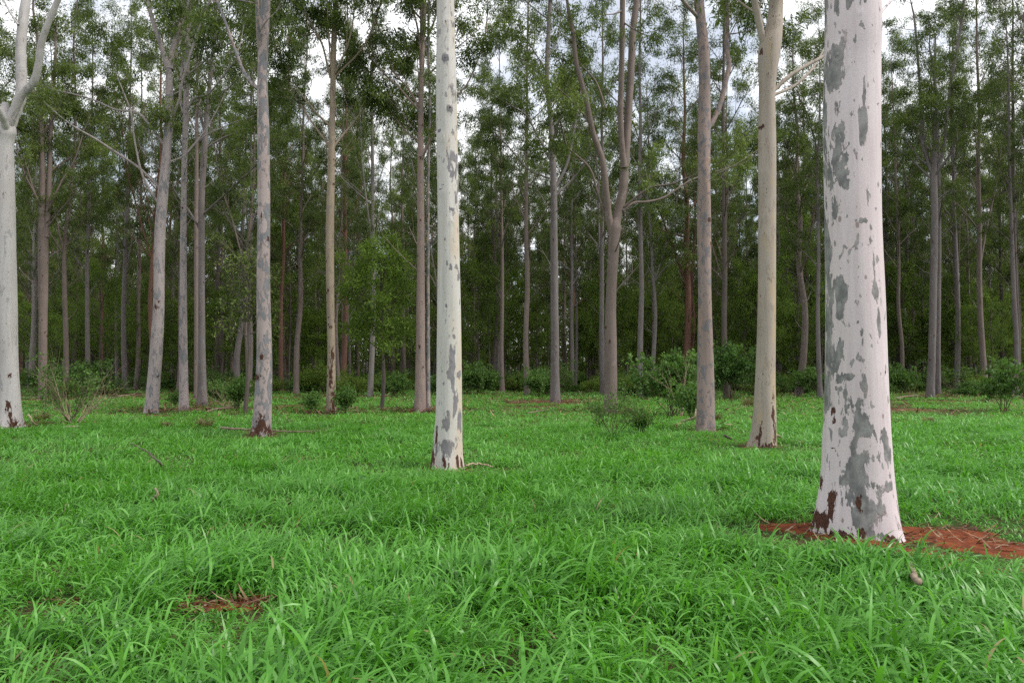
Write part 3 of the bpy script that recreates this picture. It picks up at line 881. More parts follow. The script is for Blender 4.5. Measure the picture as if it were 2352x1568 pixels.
listed = [(850, 912, 12, 'pale'), (786, 901, 12, 'red'), (1310, 893, 12, 'red'), (1322, 896, 6, 'grey'), (1833, 907, 16, 'brown'), (1851, 890, 10, 'red'), (1841, 892, 9, 'grey'), (680, 905, 12, 'brown'), (235, 892, 9, 'red'),
          (312, 896, 10, 'brown'), (395, 886, 11, 'red'), (545, 901, 14, 'grey'), (532, 893, 8, 'brown'), (1147, 893, 13, 'pale'), (1137, 888, 8, 'brown'), (1385, 906, 12, 'grey'), (1493, 899, 10, 'pale'), (1573, 898, 17, 'red'), (1588, 893, 10, 'red'),
          (1652, 890, 11, 'brown'), (2084, 891, 13, 'grey'), (1789, 893, 10, 'grey'), (1806, 890, 8, 'grey'), (928, 890, 11, 'brown'), (172, 888, 10, 'dark'), (2229, 890, 9, 'brown'), (2306, 893, 9, 'dark'), (2040, 892, 9, 'grey'),
          (505, 890, 7, 'brown'), (2106, 889, 8, 'brown'), (2120, 888, 7, 'grey'), (1440, 886, 6, 'pale'), (270, 893, 8, 'grey'), (292, 889, 6, 'brown'), (75, 886, 9, 'red'), (62, 884, 6, 'pale'), (658, 890, 7, 'red'), (820, 886, 7, 'grey'), (900, 888, 9, 'brown'),
          (1300, 886, 7, 'brown'), (1640, 892, 9, 'brown'), (2010, 892, 8, 'grey'), (2200, 886, 6, 'brown'), (2260, 884, 6, 'brown'), (2340, 894, 12, 'dark'), (445, 888, 7, 'red'), (380, 884, 5, 'brown'), (1700, 885, 6, 'brown'), (1905, 890, 8, 'grey'), (720, 884, 6, 'brown')]
occupied = [(b[0], b[1]) for b in SPECIAL_BASE]
for px, y_, tone, pr in [(2262, 55, 'brown', 5), (2195, 60, 'grey', 1), (2335, 52, 'dark', 3)]:
    put_gum((px - 1176) / FPX * y_, y_, tone, None, None, 1.12, pr)
    occupied.append(((px - 1176) / FPX * y_, y_))
for px, py, wpx, tone in listed:
    g = G(px, py)
    put_gum(g[0], g[1], tone, wpx)
    occupied.append((g[0], g[1]))
# the rest of the plantation, in loose rows
tones = ['grey', 'brown', 'grey', 'brown', 'red', 'pale', 'dark', 'brown']
row = 0
yy = 46.0
while yy < 116:
    half = yy * .66 + 6
    xx = -half + (row % 2) * 2.6
    while xx < half:
        x, y = xx + RNG.normal(0, .7), yy + RNG.normal(0, .9)
        xx += 5.4
        if RNG.random() < (.38 if y < 66 else .08):
            continue
        if min((x - a) ** 2 + (y - b) ** 2 for a, b in occupied) < 2.6 ** 2:
            continue
        put_gum(x, y, tones[int(RNG.integers(len(tones)))])
        occupied.append((x, y))
    yy += 5.6
    row += 1
# trees at the sides, just outside the picture, that close the stand for another viewpoint
for x, y in [(-22, 27), (-26, 36), (-31, 44), (-18.5, 20), (22.5, 27), (27, 36), (33, 45), (24, 33), (-29, 40), (29.5, 41)]:
    put_gum(x, y, 'grey', s=1.0)


# ------------------------------------------------------------------ wattles: bushy understorey
def wattle_proto(seed, H, hb, n, nl, lenf, leaf=(.15, .022), mat='wattleleaf', tn=.35):
    rng = np.random.default_rng(seed)
    k = 6
    zz = np.linspace(-.1, H, k)
    pts = np.stack([np.cumsum(rng.normal(0, .06, k)), np.cumsum(rng.normal(0, .06, k)), zz], 1)
    pts[:, :2] -= pts[0, :2]
    stem = catmull(pts, 24)
    rad = .075 * (1 - .85 * np.clip(stem[:, 2] / H, 0, 1)) + .01
    mb, lv = MB(), Leaves()
    mb.tube(stem, rad, 8)
    z = stem[:, 2]
    az = 0
    for i in range(n):
        f = (i + rng.random()) / n
        h = hb + (H - hb) * f
        az += 2.4 + rng.normal(0, .3)
        b = np.array([np.interp(h, z, stem[:, 0]), np.interp(h, z, stem[:, 1]), h])
        L = lenf * rng.uniform(.7, 1.2) * (math.sin(PI * min(.98, .28 + .68 * f)) ** .7)
        spur(mb, lv, b, (math.cos(az), math.sin(az), rng.uniform(.25, .8)), L, .028, rng, 6, 4, nl, leaf=leaf, sig=.11, droop=.4, tw=.55, up=.25, tint=tn + .25 * rng.random())
    return mb.build('trunk', M['dark']), lv.mesh('crown', M[mat], rng)


WATTLES = [wattle_proto(201, 6.5, 1.6, 18, 26, 2.2), wattle_proto(202, 7.5, 2.2, 19, 25, 2.2), wattle_proto(203, 5.5, 1.2, 16, 26, 2.4), wattle_proto(204, 6.5, 1.6, 17, 24, 2.0, (.15, .04))]
BUSHES = []


WATTLES.append(wattle_proto(212, 5.7, 1.7, 17, 34, 1.5, tn=.7))
WATTLES.append(wattle_proto(206, 5.2, 2.5, 14, 8, .7, (.14, .03), 'gumleaf', .2))


def put_wattle(x, y, s, proto=None, sz=None, lab=None):
    trunk, crown = WATTLES[proto if proto is not None else int(RNG.integers(4))]
    root = thing('wattle_tree', (x, y, 0), lab, 'tree', 'bushy understorey wattles', RNG.uniform(0, 6.28))
    for nm, me in (('trunk', trunk), ('crown', crown)):
        o = link(nm, me, root)
        o.scale = (s, s, sz or s)
    if not lab:
        BUSHES.append((root, pix_x(x, y), 'wattle'))
    return root


g = G(876, 943)
put_wattle(g[0], g[1], 1.0, 4, 1.02, 'bright green wattle with a thin dark stem left of the salmon trunk')
g = G(562, 951)
put_wattle(g[0], g[1], .95, 5, 1.0, 'slim sapling with dark leaves left of the mottled pink trunk')
for px, py, h, p in [(285, 890, 6.6, 0), (160, 888, 7.5, 1), (700, 888, 6.5, 1), (750, 889, 7, 2), (1085, 893, 5.0, 2), (1110, 888, 8, 0), (1195, 888, 8, 3), (1235, 892, 6, 0), (1460, 893, 6.5, 1), (1530, 889, 8, 0), (1360, 889, 7, 1), (1690, 890, 8, 0), (1720, 893, 6, 3),
                     (1780, 888, 8, 1), (1880, 888, 8, 3), (2052, 893, 6, 0), (2215, 893, 7.2, 3), (2030, 888, 7.5, 1), (2280, 888, 8, 0), (2335, 890, 7, 2), (20, 889, 7, 1), (110, 886, 8, 0), (215, 886, 8, 2), (340, 887, 7.5, 1), (820, 886, 8, 1),
                     (940, 886, 7, 2), (1000, 889, 7, 0), (1420, 886, 7, 0), (1600, 885, 8, 1), (430, 886, 7, 0)]:
    g = G(px, py)
    put_wattle(g[0], g[1], h / 6.5, p)
for k in range(130):
    y = RNG.uniform(58, 108)
    x = RNG.uniform(-.68, .68) * y
    put_wattle(x, y, RNG.uniform(.8, 1.2), None, RNG.uniform(.8, 1.75))


# ------------------------------------------------------------------ shrubs
def shrub_proto(seed, H, W, nst, nl, leaf=(.10, .028), mat='shrubleaf', nsec=6):
    rng = np.random.default_rng(seed)
    mb, lv = MB(), Leaves()
    for i in range(nst):
        a = rng.uniform(0, 6.28)
        lean = rng.uniform(.05, W / H)
        spur(mb, lv, (rng.normal(0, .08), rng.normal(0, .08), -.03), (math.cos(a) * lean, math.sin(a) * lean, 1), H * rng.uniform(.6, 1.05), .017, rng, nsec, 4, nl, leaf=leaf, sig=.08, droop=.1, tw=.32, up=.0, tint=.3 + .35 * rng.random())
    return mb.build('stem', M['cane']), lv.mesh('foliage', M[mat], rng)


SHRUBS = [shrub_proto(301, 1.6, 1.1, 7, 12, (.15, .05), nsec=5), shrub_proto(302, 2.2, 1.6, 14, 15, (.15, .05)), shrub_proto(303, 1.0, .8, 6, 11, (.13, .046)), shrub_proto(304, 1.3, 1.6, 11, 16, (.12, .042)),
          shrub_proto(305, 1.7, 1.9, 10, 5, (.10, .035), nsec=6), shrub_proto(306, 1.0, 1.9, 14, 14, (.13, .03)), shrub_proto(307, 1.5, 2.2, 16, 12, (.12, .028), 'wattleleaf'), shrub_proto(308, .8, 1.5, 12, 12, (.14, .02), 'gumleaf')]


def put_shrub(x, y, s, p=None, lab=None, sz=None):
    st, fo = SHRUBS[p if p is not None else int(RNG.integers(8))]
    root = thing('shrub', (x, y, 0), lab, 'shrub', 'shrubs along the clearing edge', RNG.uniform(0, 6.28))
    for nm, me in (('stem', st), ('foliage', fo)):
        o = link(nm, me, root)
        o.scale = (s, s, sz or s)
    if not lab:
        BUSHES.append((root, pix_x(x, y), 'shrub'))


for px, py, hpx, p, lab in [(1408, 1008, 96, 4, 'leggy green shrub in the grass in front of the wide forked trunk'), (1472, 1000, 40, 2, 'small dark weed in the grass right of the leggy shrub'),
                            (1545, 955, 120, 1, 'large spreading shrub left of the speckled trunk'), (1680, 916, 105, 1, 'rounded leafy shrub between the speckled and smooth tan trunks'),
                            (2300, 945, 92, 0, 'fresh green shrub standing alone at the far right of the clearing'), (718, 950, 34, 2, 'low dark shrub between the mottled and olive trunks'),
                            (792, 952, 44, 2, 'small shrub just right of the olive trunk foot'), (546, 942, 50, 2, 'scrubby bush beside the slim sapling'), (1240, 912, 50, 3, 'low bush left of the plain grey trunk'),
                            (905, 912, 44, 3, 'leafy low bush behind the bright green wattle'), (1100, 905, 56, 3, 'broad bush right of the cream trunk at the forest edge'), (500, 925, 40, 3, 'low bush right of the flared grey foot'),
                            (165, 975, 120, 4, 'sparse leafy shrub under bare pale twigs near the white fork'), (2065, 902, 50, 3, 'low tangled bush right behind the giant trunk'),
                            (405, 936, 26, 2, 'tiny shrub between the leaning trunk and its neighbour'), (1590, 968, 60, 2, 'dense dark shrub pressed against the speckled trunk')]:
    g = G(px, py)
    hm = hpx * g[1] / FPX
    put_shrub(g[0], g[1], hm / (1.6, 2.2, 1.0, 1.3, 1.7)[p], p, lab)
for k in range(230):
    y = RNG.uniform(46, 92)
    x = RNG.uniform(-.67, .67) * y
    if y < 55 and -.2 < x / y < .04 and RNG.random() < .6:
        continue
    q = int(RNG.choice([0, 3, 4, 4, 5, 5, 6, 6, 6, 7, 7, 7]))
    a = RNG.uniform(.6, 1.25)
    put_shrub(x, y, a * RNG.uniform(.9, 1.5), q, None, a * RNG.uniform(.45, .95))

# bare pale twigs standing over the left shrub, and a few more dead sprays
dead_twigs = []


def dead_spray(px, py, hpx, lab, seed, n=7, spread=1.2):
    rng = np.random.default_rng(seed)
    g = G(px, py)
    h = hpx * g[1] / FPX
    mb, lv = MB(), Leaves()
    for i in range(n):
        a = rng.uniform(0, 6.28)
        spur(mb, lv, (rng.normal(0, .05), rng.normal(0, .05), -.02), (math.cos(a) * spread * rng.uniform(.3, 1), math.sin(a) * spread * rng.uniform(.3, 1), 1), h * rng.uniform(.7, 1.25), .014 * g[1] / 24, rng, 7, 0, 0, bare=True, up=-.25)
    o = link('dead_bush', mb.build('dead_bush', M['twig']))
    o.location = g
    tag(o, lab, 'dead bush')


dead_spray(166, 978, 120, 'pale leafless bush with bare arching twigs near the white fork', 41, 12)
dead_spray(1565, 958, 100, 'bare bent canes arching out of the large spreading shrub', 42, 6)
dead_spray(2350, 915, 70, 'tangle of dry twigs at the far right clearing edge', 43, 8)
dead_spray(1490, 900, 60, 'dry grey sprays standing left of the large spreading shrub', 44, 6)
dead_spray(520, 935, 45, 'thin brown leafless sprays right of the flared grey foot', 45, 5)

# ------------------------------------------------------------------ dry tufts
def blades(base, az, L, wd, lean, curl, segs, twist=None):
    N = len(L)
    s = np.linspace(0, 1, segs + 1)
    ang = lean[:, None] + curl[:, None] * s[None, :] ** 1.3
    dr = np.sin(ang) * L[:, None] / segs
    dz = np.cos(ang) * L[:, None] / segs
    h = np.concatenate([np.zeros((N, 1)), np.cumsum(dr[:, 1:], 1)], 1)
    z = np.concatenate([np.zeros((N, 1)), np.cumsum(dz[:, 1:], 1)], 1)
    ca, sa = np.cos(az)[:, None], np.sin(az)[:, None]
    cen = np.stack([base[:, 0:1] + h * ca, base[:, 1:2] + h * sa, base[:, 2:3] + z], -1)
    wprof = np.minimum(1, .55 + s * 2.0) * (1 - s ** 2.2) + .03
    tw = twist[:, None] * s[None, :] if twist is not None else 0 * s[None, :] + 0 * az[:, None]
    side = np.stack([-sa * np.cos(tw) + ca * np.sin(tw) * np.cos(ang), ca * np.cos(tw) + sa * np.sin(tw) * np.cos(ang), -np.sin(tw) * np.sin(ang)], -1)
    hw = (wd[:, None] * wprof[None, :] * .5)[..., None]
    V = np.stack([cen - side * hw, cen + side * hw], 2).reshape(-1, 3)
    k = np.arange(segs)
    q = np.stack([2 * k, 2 * k + 1, 2 * k + 3, 2 * k + 2], 1)
    Q = (q[None] + (np.arange(N) * 2 * (segs + 1))[:, None, None]).reshape(-1, 4)
    return V, Q, 2 * (segs + 1)


for px, py, hpx, lab in [(470, 984, 26, 'round straw-brown grass tuft left of the mottled pink trunk'), (1642, 968, 22, 'small dry grass tuft right of the speckled trunk foot'),
                         (2135, 976, 20, 'rusty brown dry weed right of the giant trunk'), (96, 968, 24, 'straw tuft beside the white forked trunk'), (1720, 935, 24, 'faded dry tuft left of the smooth tan trunk'), (382, 985, 18, 'flat dry tuft in front of the leaning trunk')]:
    g = G(px, py)
    n = 260
    h = hpx * g[1] / FPX
    b = np.column_stack([RNG.normal(0, h * .22, n), RNG.normal(0, h * .22, n), np.zeros(n)])
    V, Q, pv = blades(b, np.arctan2(b[:, 1], b[:, 0]) + RNG.normal(0, .6, n), h * RNG.uniform(.7, 1.3, n), np.full(n, .012), RNG.uniform(.1, .7, n), RNG.uniform(.1, .8, n), 3)
    o = link('dry_tuft', make_mesh('dry_tuft', V, Q, {'var': np.repeat(RNG.random(n), pv)}, True, M['dryblade']))
    o.location = g
    tag(o, lab, 'grass tuft')

# ------------------------------------------------------------------ fallen wood
def fallen(pl, w0, w1, lab, mat='wood', name='fallen_branch', cat='branch', zs=None, side=0, seed=1):
    rng = np.random.default_rng(seed)
    pts = []
    for k, (x, y) in enumerate(pl):
        g = G(x, y)
        z = (zs[k] if zs else .03)
        if z > .05:      # keep the picture position while lifting it off the ground
            d = ray(x, y)
            g = np.array([0, 0, CAM_H]) + d * ((z - CAM_H) / d[2])
        g[2] = z
        pts.append(g)
    pts = np.array(pts)
    o0 = np.array([pts[0][0], pts[0][1], 0])
    cv = catmull(pts - o0, len(pl) * 6)
    cv += rng.normal(0, .006, cv.shape)
    mb = MB()
    rr = np.linspace(w0, w1, len(cv)) / 2 * (1 + .1 * rng.normal(size=len(cv)))
    d0, d1 = norm(cv[0] - cv[1]), norm(cv[-1] - cv[-2])
    cv = np.vstack([cv[:1] + d0 * w0 * .25, cv[:1] + d0 * .004, cv, cv[-1:] + d1 * .004, cv[-1:] + d1 * w1 * .3])
    rr = np.concatenate([[.001, rr[0] * .85], rr, [rr[-1] * .85, .001]])
    mb.tube(cv, rr, 8, .0)
    for k in range(side):
        i = int(len(cv) * rng.uniform(.3, .9))
        d = norm(cv[-1] - cv[0]) + rng.normal(0, .6, 3)
        d[2] = abs(d[2]) * .4
        spur(mb, Leaves(), cv[i], d, rng.uniform(.3, .8), w1 * .35, rng, 2, 0, 0, bare=True, up=0)
    o = link(name, mb.build(name, M[mat]))
    o.location = o0
    tag(o, lab, cat)


fallen([(375, 1078), (365, 1062), (345, 1042), (322, 1028), (298, 1017)], .032, .012, 'dark bent stick poking up from the grass before the leaning trunk', 'dark', 'fallen_stick', 'stick', [.05, .2, .3, .36, .4], 0, 3)
fallen([(2084, 1292), (2094, 1312), (2106, 1336)], .045, .04, 'short brown stick in the grass below the giant trunk', 'wood', 'fallen_stick', 'stick', [.12, .16, .2], 0, 4)
fallen([(508, 982), (540, 984), (580, 986)], .055, .04, 'pale brown log lying left of the mottled trunk foot', 'wood', 'fallen_log', 'log', [.09, .1, .09], 0, 5)
fallen([(622, 989), (670, 991), (720, 990), (730, 988)], .04, .02, 'thin pale log lying right of the mottled trunk foot', 'wood', 'fallen_log', 'log', [.1, .1, .12, .2], 2, 6)
fallen([(150, 980), (182, 979)], .07, .06, 'short cream log below the bare pale bush', 'twig', 'fallen_log', 'log', [.11, .12], 0, 7)
fallen([(66, 952), (76, 970), (84, 976)], .05, .03, 'bleached branch leaning near the white forked foot', 'twig', 'fallen_branch', 'branch', [.4, .2, .1], 0, 8)
fallen([(476, 944), (505, 938), (545, 932)], .07, .05, 'long grey branch lying right of the flared grey foot', 'wood', 'fallen_branch', 'branch', [.1, .14, .12], 3, 9)
fallen([(250, 914), (275, 910), (310, 904)], .07, .05, 'bleached branch lying left of the leaning trunk', 'wood', 'fallen_branch', 'branch', [.1, .2, .3], 1, 10)
fallen([(1212, 948), (1236, 944), (1258, 941)], .04, .02, 'dark twig on the grass in front of the plain grey trunk', 'wood', 'fallen_branch', 'branch', [.15, .2, .25], 1, 11)
fallen([(1780, 998), (1795, 1003)], .05, .04, 'stub of dark branch left behind the smooth tan trunk', 'wood', 'fallen_branch', 'branch', [.18, .1], 0, 12)
fallen([(1664, 1000), (1680, 1008)], .05, .035, 'dark stick stub between the speckled and smooth tan trunks', 'dark', 'fallen_stick', 'stick', [.2, .12], 0, 13)
fallen([(352, 1148), (362, 1136), (356, 1122)], .035, .02, 'curved reddish stick in the left grass', 'wood', 'fallen_stick', 'stick', [.12, .18, .2], 0, 14)
fallen([(1566, 968), (1594, 958), (1598, 940)], .06, .045, 'pale bent cane at the base of the large spreading shrub', 'twig', 'fallen_branch', 'branch', [.15, .3, .5], 0, 15)
fallen([(2060, 914), (2080, 910), (2110, 908)], .07, .04, 'brushwood stick lying left of the steep forked gum', 'wood', 'fallen_branch', 'branch', [.2, .25, .2], 3, 16)
fallen([(1070, 1069), (1090, 1064), (1115, 1066), (1130, 1072)], .03, .02, 'strip of shed bark curled right of the cream trunk foot', 'twig', 'bark_strip', 'bark', [.14, .16, .14, .12], 0, 17)

# ------------------------------------------------------------------ ground
HERO = SPECIAL_BASE[0]


def ground_z(x, y):
    return .03 * sines(x, y, 5, .5, 3) * np.clip(y / 12, .2, 1)


def soil(x, y):
    """0..1, how bare the red soil is"""
    s = np.zeros_like(x)

    def e(c, rx, ry, k=1.0, rot=0.0):
        dx, dy = x - c[0], y - c[1]
        d = np.sqrt((dx / rx) ** 2 + (dy / ry) ** 2)
        return np.clip((1.25 - d) * 2.2, 0, 1) * k
    for c, rx, ry, k in [(G(1838, 1214), .36, .26, 1), (G(2165, 1232), .52, .34, 1), (G(2260, 1255), .42, .30, 1), (G(2330, 1272), .35, .25, .6), (G(2130, 1280), .4, .25, .5), ((HERO[0], HERO[1] + .05), .52, .5, 1), (G(2300, 1320), .5, .25, .5),
                         (G(570, 1385), .14, .2, .75), (G(470, 1400), .16, .15, .6), (G(150, 1388), .12, .15, .65), (G(410, 1388), .10, .15, .7), (G(1155, 981), .7, .3, .8), (G(1600, 1010), .6, .4, .7), (G(440, 1130), .2, .12, .7)]:
        s = np.maximum(s, e(c, rx, ry, k))
    for bx, by, br in SPECIAL_BASE[1:]:
        if by < 60:
            d = np.sqrt((x - bx) ** 2 + ((y - by)) ** 2)
            s = np.maximum(s, np.clip((br + .1 + .010 * by - d) * 5, 0, .85))
    for c, rx, ry, k in [(G(322, 955), 1.2, .5, .95), (G(465, 934), .8, .7, .9), (G(450, 945), 2.5, .6, .6), (G(98, 920), 2.0, 1.0, .9), (G(2138, 922), 3.5, 1.5, .75), (G(560, 940), 2.0, .9, .7), (G(1290, 928), 1.8, .8, .7), (G(250, 912), 3, 1.6, .6), (G(640, 992), 1.6, .5, .6)]:
        s = np.maximum(s, e(c, rx, ry, k))
    s = np.clip(s + np.where(y < 16, .55 * sines(x, y, 71, 7.0, 3), 0) * (s > .02), 0, 1)
    s = np.maximum(s, np.clip((sines(x, y, 41, .55, 4) - .3) * 3.2, 0, .92) * np.clip((y - 24) / 8, 0, 1))
    return s


gy = np.concatenate([np.arange(-30, 0, 3.0), np.arange(0, 14, .12), np.arange(14, 60, .6), np.arange(60, 200, 6.0), np.array([220, 300, 500, 900, 1800])])
gx = np.concatenate([np.array([-1800, -800, -400, -200, -130]), np.arange(-100, -12, 3.0), np.arange(-12, 12, .15), np.arange(12, 100, 3.0), np.array([100, 130, 200, 400, 800, 1800])])
X, Y_ = np.meshgrid(gx, gy)
Z = ground_z(X, Y_)
sv = soil(X, Y_)
Z = Z + (.02 + .025 * sines(X, Y_, 61, 9, 3)) * np.clip(sv, 0, 1) * (Y_ < 14)
nx, ny = len(gx), len(gy)
i, j = np.meshgrid(np.arange(ny - 1), np.arange(nx - 1), indexing='ij')
Q = np.stack([i * nx + j, i * nx + j + 1, (i + 1) * nx + j + 1, (i + 1) * nx + j], -1).reshape(-1, 4)
t = NT('ground_soil')
pos = t.n('ShaderNodeNewGeometry').outputs['Position']
n1 = t.noise(pos, 1.2, 6, .6)
n2 = t.noise(pos, 14, 6, .65)
n3 = t.noise(pos, .25, 4, .6)
n4 = t.noise(pos, 90, 4, .7)
c = t.mix(t.rng(n2, .35, .65), (.15, .040, .018, 1), (.26, .072, .028, 1))
c = t.mix(t.rng(n4, .46, .68, 0, .75), c, (.075, .028, .016, 1))
c = t.mix(t.rng(t.noise(pos, 5, 5, .65), .5, .66, 0, .7), c, (.085, .034, .02, 1))
c = t.mix(t.attr('dull'), c, t.mix(t.rng(n2, .35, .65), (.07, .035, .02, 1), (.15, .085, .05, 1)))
thatch = t.mix(t.rng(n2, .35, .7), (.045, .035, .016, 1), (.10, .075, .035, 1))
thatch = t.mix(t.rng(n1, .42, .58), thatch, t.mix(t.rng(n4, .4, .7), (.025, .06, .012, 1), (.05, .11, .02, 1)))
bare = t.attr('bare')
c = t.mix(t.rng(t.math('ADD', bare, t.math('MULTIPLY', t.math('SUBTRACT', n2, .5), .8)), .3, .6), thatch, c)
pb = t.n('ShaderNodeBsdfPrincipled')
t.set(pb.inputs['Base Color'], c)
pb.inputs['Roughness'].default_value = .95
pb.inputs['Specular IOR Level'].default_value = .1
bp = t.n('ShaderNodeBump')
bp.inputs['Strength'].default_value = .8
bp.inputs['Distance'].default_value = .03
t.set(bp.inputs['Height'], t.math('ADD', n2, t.math('MULTIPLY', n4, .4)))
t.set(pb.inputs['Normal'], bp.outputs[0])
M['ground'] = t.done(pb.outputs[0])
gro = link('ground', make_mesh('ground', np.stack([X, Y_, Z], -1).reshape(-1, 3), Q, {'bare': sv.ravel(), 'dull': np.clip((Y_ - 8) / 8, 0, .85).ravel()}, True, M['ground']))
tag(gro, kind='structure')

# ------------------------------------------------------------------ grass
def short(x, y):
    f = np.ones_like(x)
    for (cx, cy, rx, ry, k) in [(HERO[0] + .3, HERO[1] - .45, 1.7, 1.0, .3), (HERO[0] + 1.1, HERO[1] - .5, 1.8, 1.0, .38), (G(1830, 1232)[0], G(1830, 1232)[1], .8, .6, .3), (G(575, 1385)[0], G(575, 1385)[1] - .4, .34, .5, .35), (G(150, 1388)[0], G(150, 1388)[1] - .4, .34, .5, .38)] + [(a[0], a[1] - .7, .9 + .02 * a[1], 1.2, .55) for a in SPECIAL_BASE[1:]]:
        d = np.sqrt(((x - cx) / rx) ** 2 + ((y - cy) / ry) ** 2)
        f = np.minimum(f, k + (1 - k) * np.clip((d - .75) * 2.2, 0, 1))
    return f


GV, GQ, GA = [], [], []
gn = 0


def grass_zone(y0, y1, dens, per, Lr, wr, segs, sig, seed, hscale=1.0, spread=.67, margin=1.6, varc=.5, lift=.13):
    """clumps of blades between two distances"""
    global gn
    rng = np.random.default_rng(seed)
    # area-uniform clump centres inside the view wedge plus a margin
    area = (y1 ** 2 - y0 ** 2) * spread + 2 * margin * (y1 - y0)
    nc = int(area * dens / per)
    n_try = int(nc * 1.05)
    y = np.sqrt(rng.uniform(y0 ** 2, y1 ** 2, n_try))
    x = rng.uniform(-1, 1, n_try) * (spread * y + margin)
    hN = sines(x, y, 21, 2.4, 4)
    pN = sines(x, y, 22, .55, 3)
    keep = rng.random(n_try) < np.clip(.92 + .45 * hN, .25, 1)
    so_ = soil(x, y)
    keep &= rng.random(n_try) > so_ * .87
    x, y, hN, pN, so_ = x[keep], y[keep], hN[keep], pN[keep], so_[keep]
    if y0 >= 26:
        kp = rng.random(len(x)) < np.clip(1.05 - .9 * np.clip((y - 30) / 40, 0, 1) + .5 * pN, .04, 1)
        x, y, hN, pN, so_ = x[kp], y[kp], hN[kp], pN[kp], so_[kp]
    m = len(x)
    hC = np.clip(1 + .42 * hN + .22 * pN + rng.normal(0, .14, m), .35, 1.7) * (1 - .7 * so_) * short(x, y)
    tC = np.clip(varc + .13 * rng.normal(size=m) - .10 * hN, .05, .9)
    rp = np.repeat
    N = m * per
    off = rng.normal(0, sig, (N, 2))
    bx, by = rp(x, per) + off[:, 0], rp(y, per) + off[:, 1]
    az = np.arctan2(off[:, 1], off[:, 0]) + rng.normal(0, .8, N)
    comb = 2.6 * sines(bx, by, 31, 1.3, 3) + .3
    az = np.where(rng.random(N) < .55, comb + rng.normal(0, .75, N), az)
    L = rp(hC, per) * rng.uniform(Lr[0], Lr[1], N) * hscale
    wd = rng.uniform(wr[0], wr[1], N) * np.clip(rp(hC, per), .7, 1.25)
    lean = np.abs(rng.normal(.62, .34, N))
    curl = np.abs(rng.normal(1.5, .6, N))
    b = np.column_stack([bx, by, ground_z(bx, by) - .01 + rng.random(N) ** 1.5 * lift * np.clip(rp(hC, per), .2, 1.6)])
    V, Q, pv = blades(b, az, L, wd, lean, curl, segs, rng.normal(0, .5, N))
    v = np.clip(rp(tC, per) + rng.normal(0, .13, N), 0, .93)
    v = np.where(rng.random(N) < .004 + .07 * np.clip((by - 20) / 15, 0, 1) * np.clip(.6 + sines(bx, by, 51, .4, 3), 0, 1.5), 1.4, v)
    GV.append(V); GQ.append(Q + gn); GA.append(np.repeat(v, pv))
    gn += len(V)


grass_zone(2.0, 6.5, 2000, 18, (.105, .25), (.0105, .020), 6, .06, 1, lift=.15)
grass_zone(6.5, 12, 1200, 16, (.11, .235), (.0105, .0195), 5, .065, 2, lift=.13)
grass_zone(12, 22, 520, 12, (.09, .21), (.014, .025), 4, .08, 3, varc=.58, lift=.08)
grass_zone(22, 38, 180, 10, (.10, .23), (.020, .034), 3, .13, 4, .85, varc=.72, lift=.07)
grass_zone(38, 75, 60, 10, (.12, .28), (.035, .06), 2, .22, 5, .8, varc=.72, lift=.08)
go = link('grass', make_mesh('grass', np.concatenate(GV), np.concatenate(GQ), {'var': np.concatenate(GA)}, True, M['grass']))
tag(go, 'lush green grass covering the clearing', 'grass', kind='stuff')
print('grass blades faces', sum(len(q) for q in GQ))

# bark and leaf litter: curled chips on the soil and around the feet
rng = np.random.default_rng(77)
bx, by = [], []
for k in range(14000):
    if k < 1300:
        x, y = HERO[0] + rng.normal(0, .9) + .4, HERO[1] + rng.normal(0, .5)
    elif k < 4500:
        q = SPECIAL_BASE[int(rng.integers(1, len(SPECIAL_BASE)))]
        x, y = q[0] + rng.normal(0, .5 + .02 * q[1]), q[1] + rng.normal(0, .4)
    elif k < 5600:
        if k > 4900:
            continue
        c0 = [G(575, 1388), G(470, 1412), G(145, 1392), G(420, 1390)][int(rng.integers(4))]
        x, y = c0[0] + rng.normal(0, .2), c0[1] + rng.normal(0, .1)
    else:
        y = rng.uniform(26, 62)
        x = rng.uniform(-.66, .66) * y
    if y > 2:
        bx.append(x); by.append(y)
bx, by = np.array(bx), np.array(by)
sel = rng.random(len(bx)) < np.where(by < 20, np.clip(soil(bx, by) + .1, 0, 1), 1)
bx, by = bx[sel], by[sel]
N = len(bx)
big = np.where(by > 20, 2.2, 1.0)
top = np.where((by > 10) & (rng.random(N) < .6), rng.uniform(.04, .13, N), 0)
b = np.column_stack([bx, by, ground_z(bx, by) + .012 + top])
V, Q, pv = blades(b, rng.uniform(0, 6.28, N), rng.uniform(.05, .22, N) * big, rng.uniform(.006, .022, N) * big, rng.uniform(1.2, 1.6, N), rng.normal(0, .35, N), 3, rng.normal(0, .8, N))
lo = link('bark_litter', make_mesh('bark_litter', V, Q, {'var': np.repeat(rng.random(N), pv)}, True, M['litter']))
tag(lo, 'scattered bark strips and leaf litter on the ground', 'litter', kind='stuff')

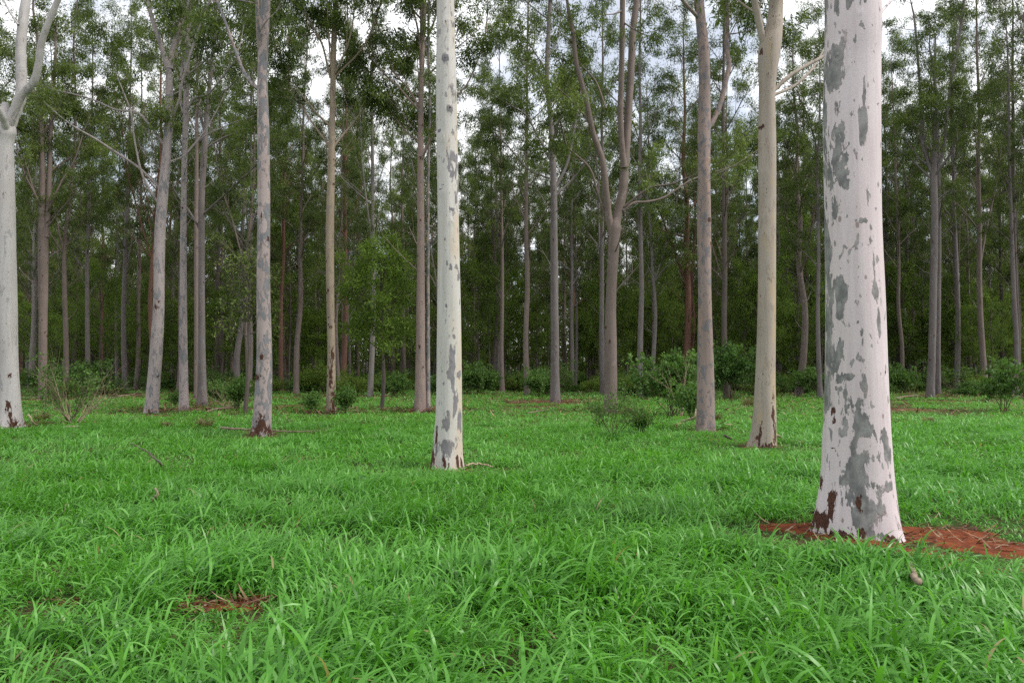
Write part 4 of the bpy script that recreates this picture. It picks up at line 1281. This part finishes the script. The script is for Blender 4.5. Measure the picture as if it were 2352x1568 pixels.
# ------------------------------------------------------------------ far wood behind the stand
rng = np.random.default_rng(88)
mb, lv = MB(), Leaves()
for k in range(420):
    y = rng.uniform(116, 215)
    x = rng.uniform(-.72, .72) * y
    h = rng.uniform(20, 27)
    r = rng.uniform(.12, .24)
    mb.tube(np.array([[x, y, -.1], [x + rng.normal(0, .3), y, h * .5], [x + rng.normal(0, .6), y, h]]), [r, r * .7, .03], 5)
    nclump = 34
    for q in range(nclump):
        cz = h * (.38 + .62 * rng.random())
        rad = 2.6 * (1 - .5 * (cz / h) ** 2)
        c0 = np.array([x, y, cz]) + rng.normal(0, 1, 3) * np.array([rad * .6, rad * .6, .7])
        n = 26
        p = c0 + rng.normal(0, .55, (n, 3))
        d = rng.normal(size=(n, 3))
        lv.add(p, d, rng.uniform(.35, .7, n), rng.uniform(.07, .14, n), np.clip(.42 + rng.normal(0, .13) + rng.normal(0, .12, n), 0, 1))
    n = 620      # undergrowth below
    p = np.column_stack([x + rng.normal(0, 2.5, n), y + rng.normal(0, 2.5, n), np.abs(rng.normal(0, 4.5, n))])
    lv.add(p, rng.normal(size=(n, 3)), rng.uniform(.4, .8, n), rng.uniform(.10, .20, n), np.clip(.35 + rng.normal(0, .15, n), 0, 1))
fw = link('far_wood', None) if False else None
V1 = np.concatenate(mb.V); Q1 = np.concatenate(mb.Q)
tm = mb.build('far_wood_trunks', M['brown'])
fw = link('far_wood', lv.mesh('far_wood', M['gumleaf'], rng))
tag(fw, 'dense wood of thin trees far behind the stand', 'wood', kind='stuff')
ft = link('far_trunks', tm)
tag(ft, 'mass of distant thin trunks far behind the stand', 'wood', kind='stuff')

# ------------------------------------------------------------------ labels that single out each copied tree and bush
ORD = ['first', 'second', 'third', 'fourth', 'fifth', 'sixth', 'seventh', 'eighth', 'ninth', 'tenth', 'eleventh', 'twelfth', 'thirteenth', 'fourteenth', 'fifteenth', 'sixteenth', 'seventeenth', 'eighteenth', 'nineteenth', 'twentieth',
       'twenty-first', 'twenty-second', 'twenty-third', 'twenty-fourth', 'twenty-fifth', 'twenty-sixth', 'twenty-seventh', 'twenty-eighth', 'twenty-ninth', 'thirtieth']
MARKS = [(25, 'white fork'), (97, 'double stem'), (350, 'leaning trunk'), (600, 'mottled trunk'), (760, 'olive trunk'), (1028, 'cream trunk'), (1275, 'plain trunk'), (1404, 'wide fork'), (1620, 'speckled trunk'),
         (1755, 'tan trunk'), (1975, 'giant trunk'), (2138, 'steep fork')]
TONE = {'grey': 'slim grey gums', 'brown': 'slim brown gums', 'red': 'reddish gums', 'pale': 'pale thin gums', 'dark': 'dark thin gums', 'wattle': 'bushy wattles', 'shrub': 'low shrubs'}


def where(px):
    if px < MARKS[0][0]:
        return 'beyond the white fork at the left edge'
    if px >= MARKS[-1][0]:
        return 'right of the steep fork'
    for (a, A), (b, B) in zip(MARKS, MARKS[1:]):
        if a <= px < b:
            return 'between the %s and %s' % (A, B)


buckets = {}
for root, px, tone in TREES + BUSHES:
    buckets.setdefault((where(px), tone), []).append((px, root))
for (wh, tone), lst in buckets.items():
    lst.sort(key=lambda p: p[0])
    for k, (px, root) in enumerate(lst):
        if len(lst) == 1:
            root['label'] = 'only one of the %s %s' % (TONE[tone], wh)
        else:
            root['label'] = '%s from left of %s %s' % (ORD[min(k, 29)], TONE[tone], wh)
print('things', len(TREES), len(BUSHES))
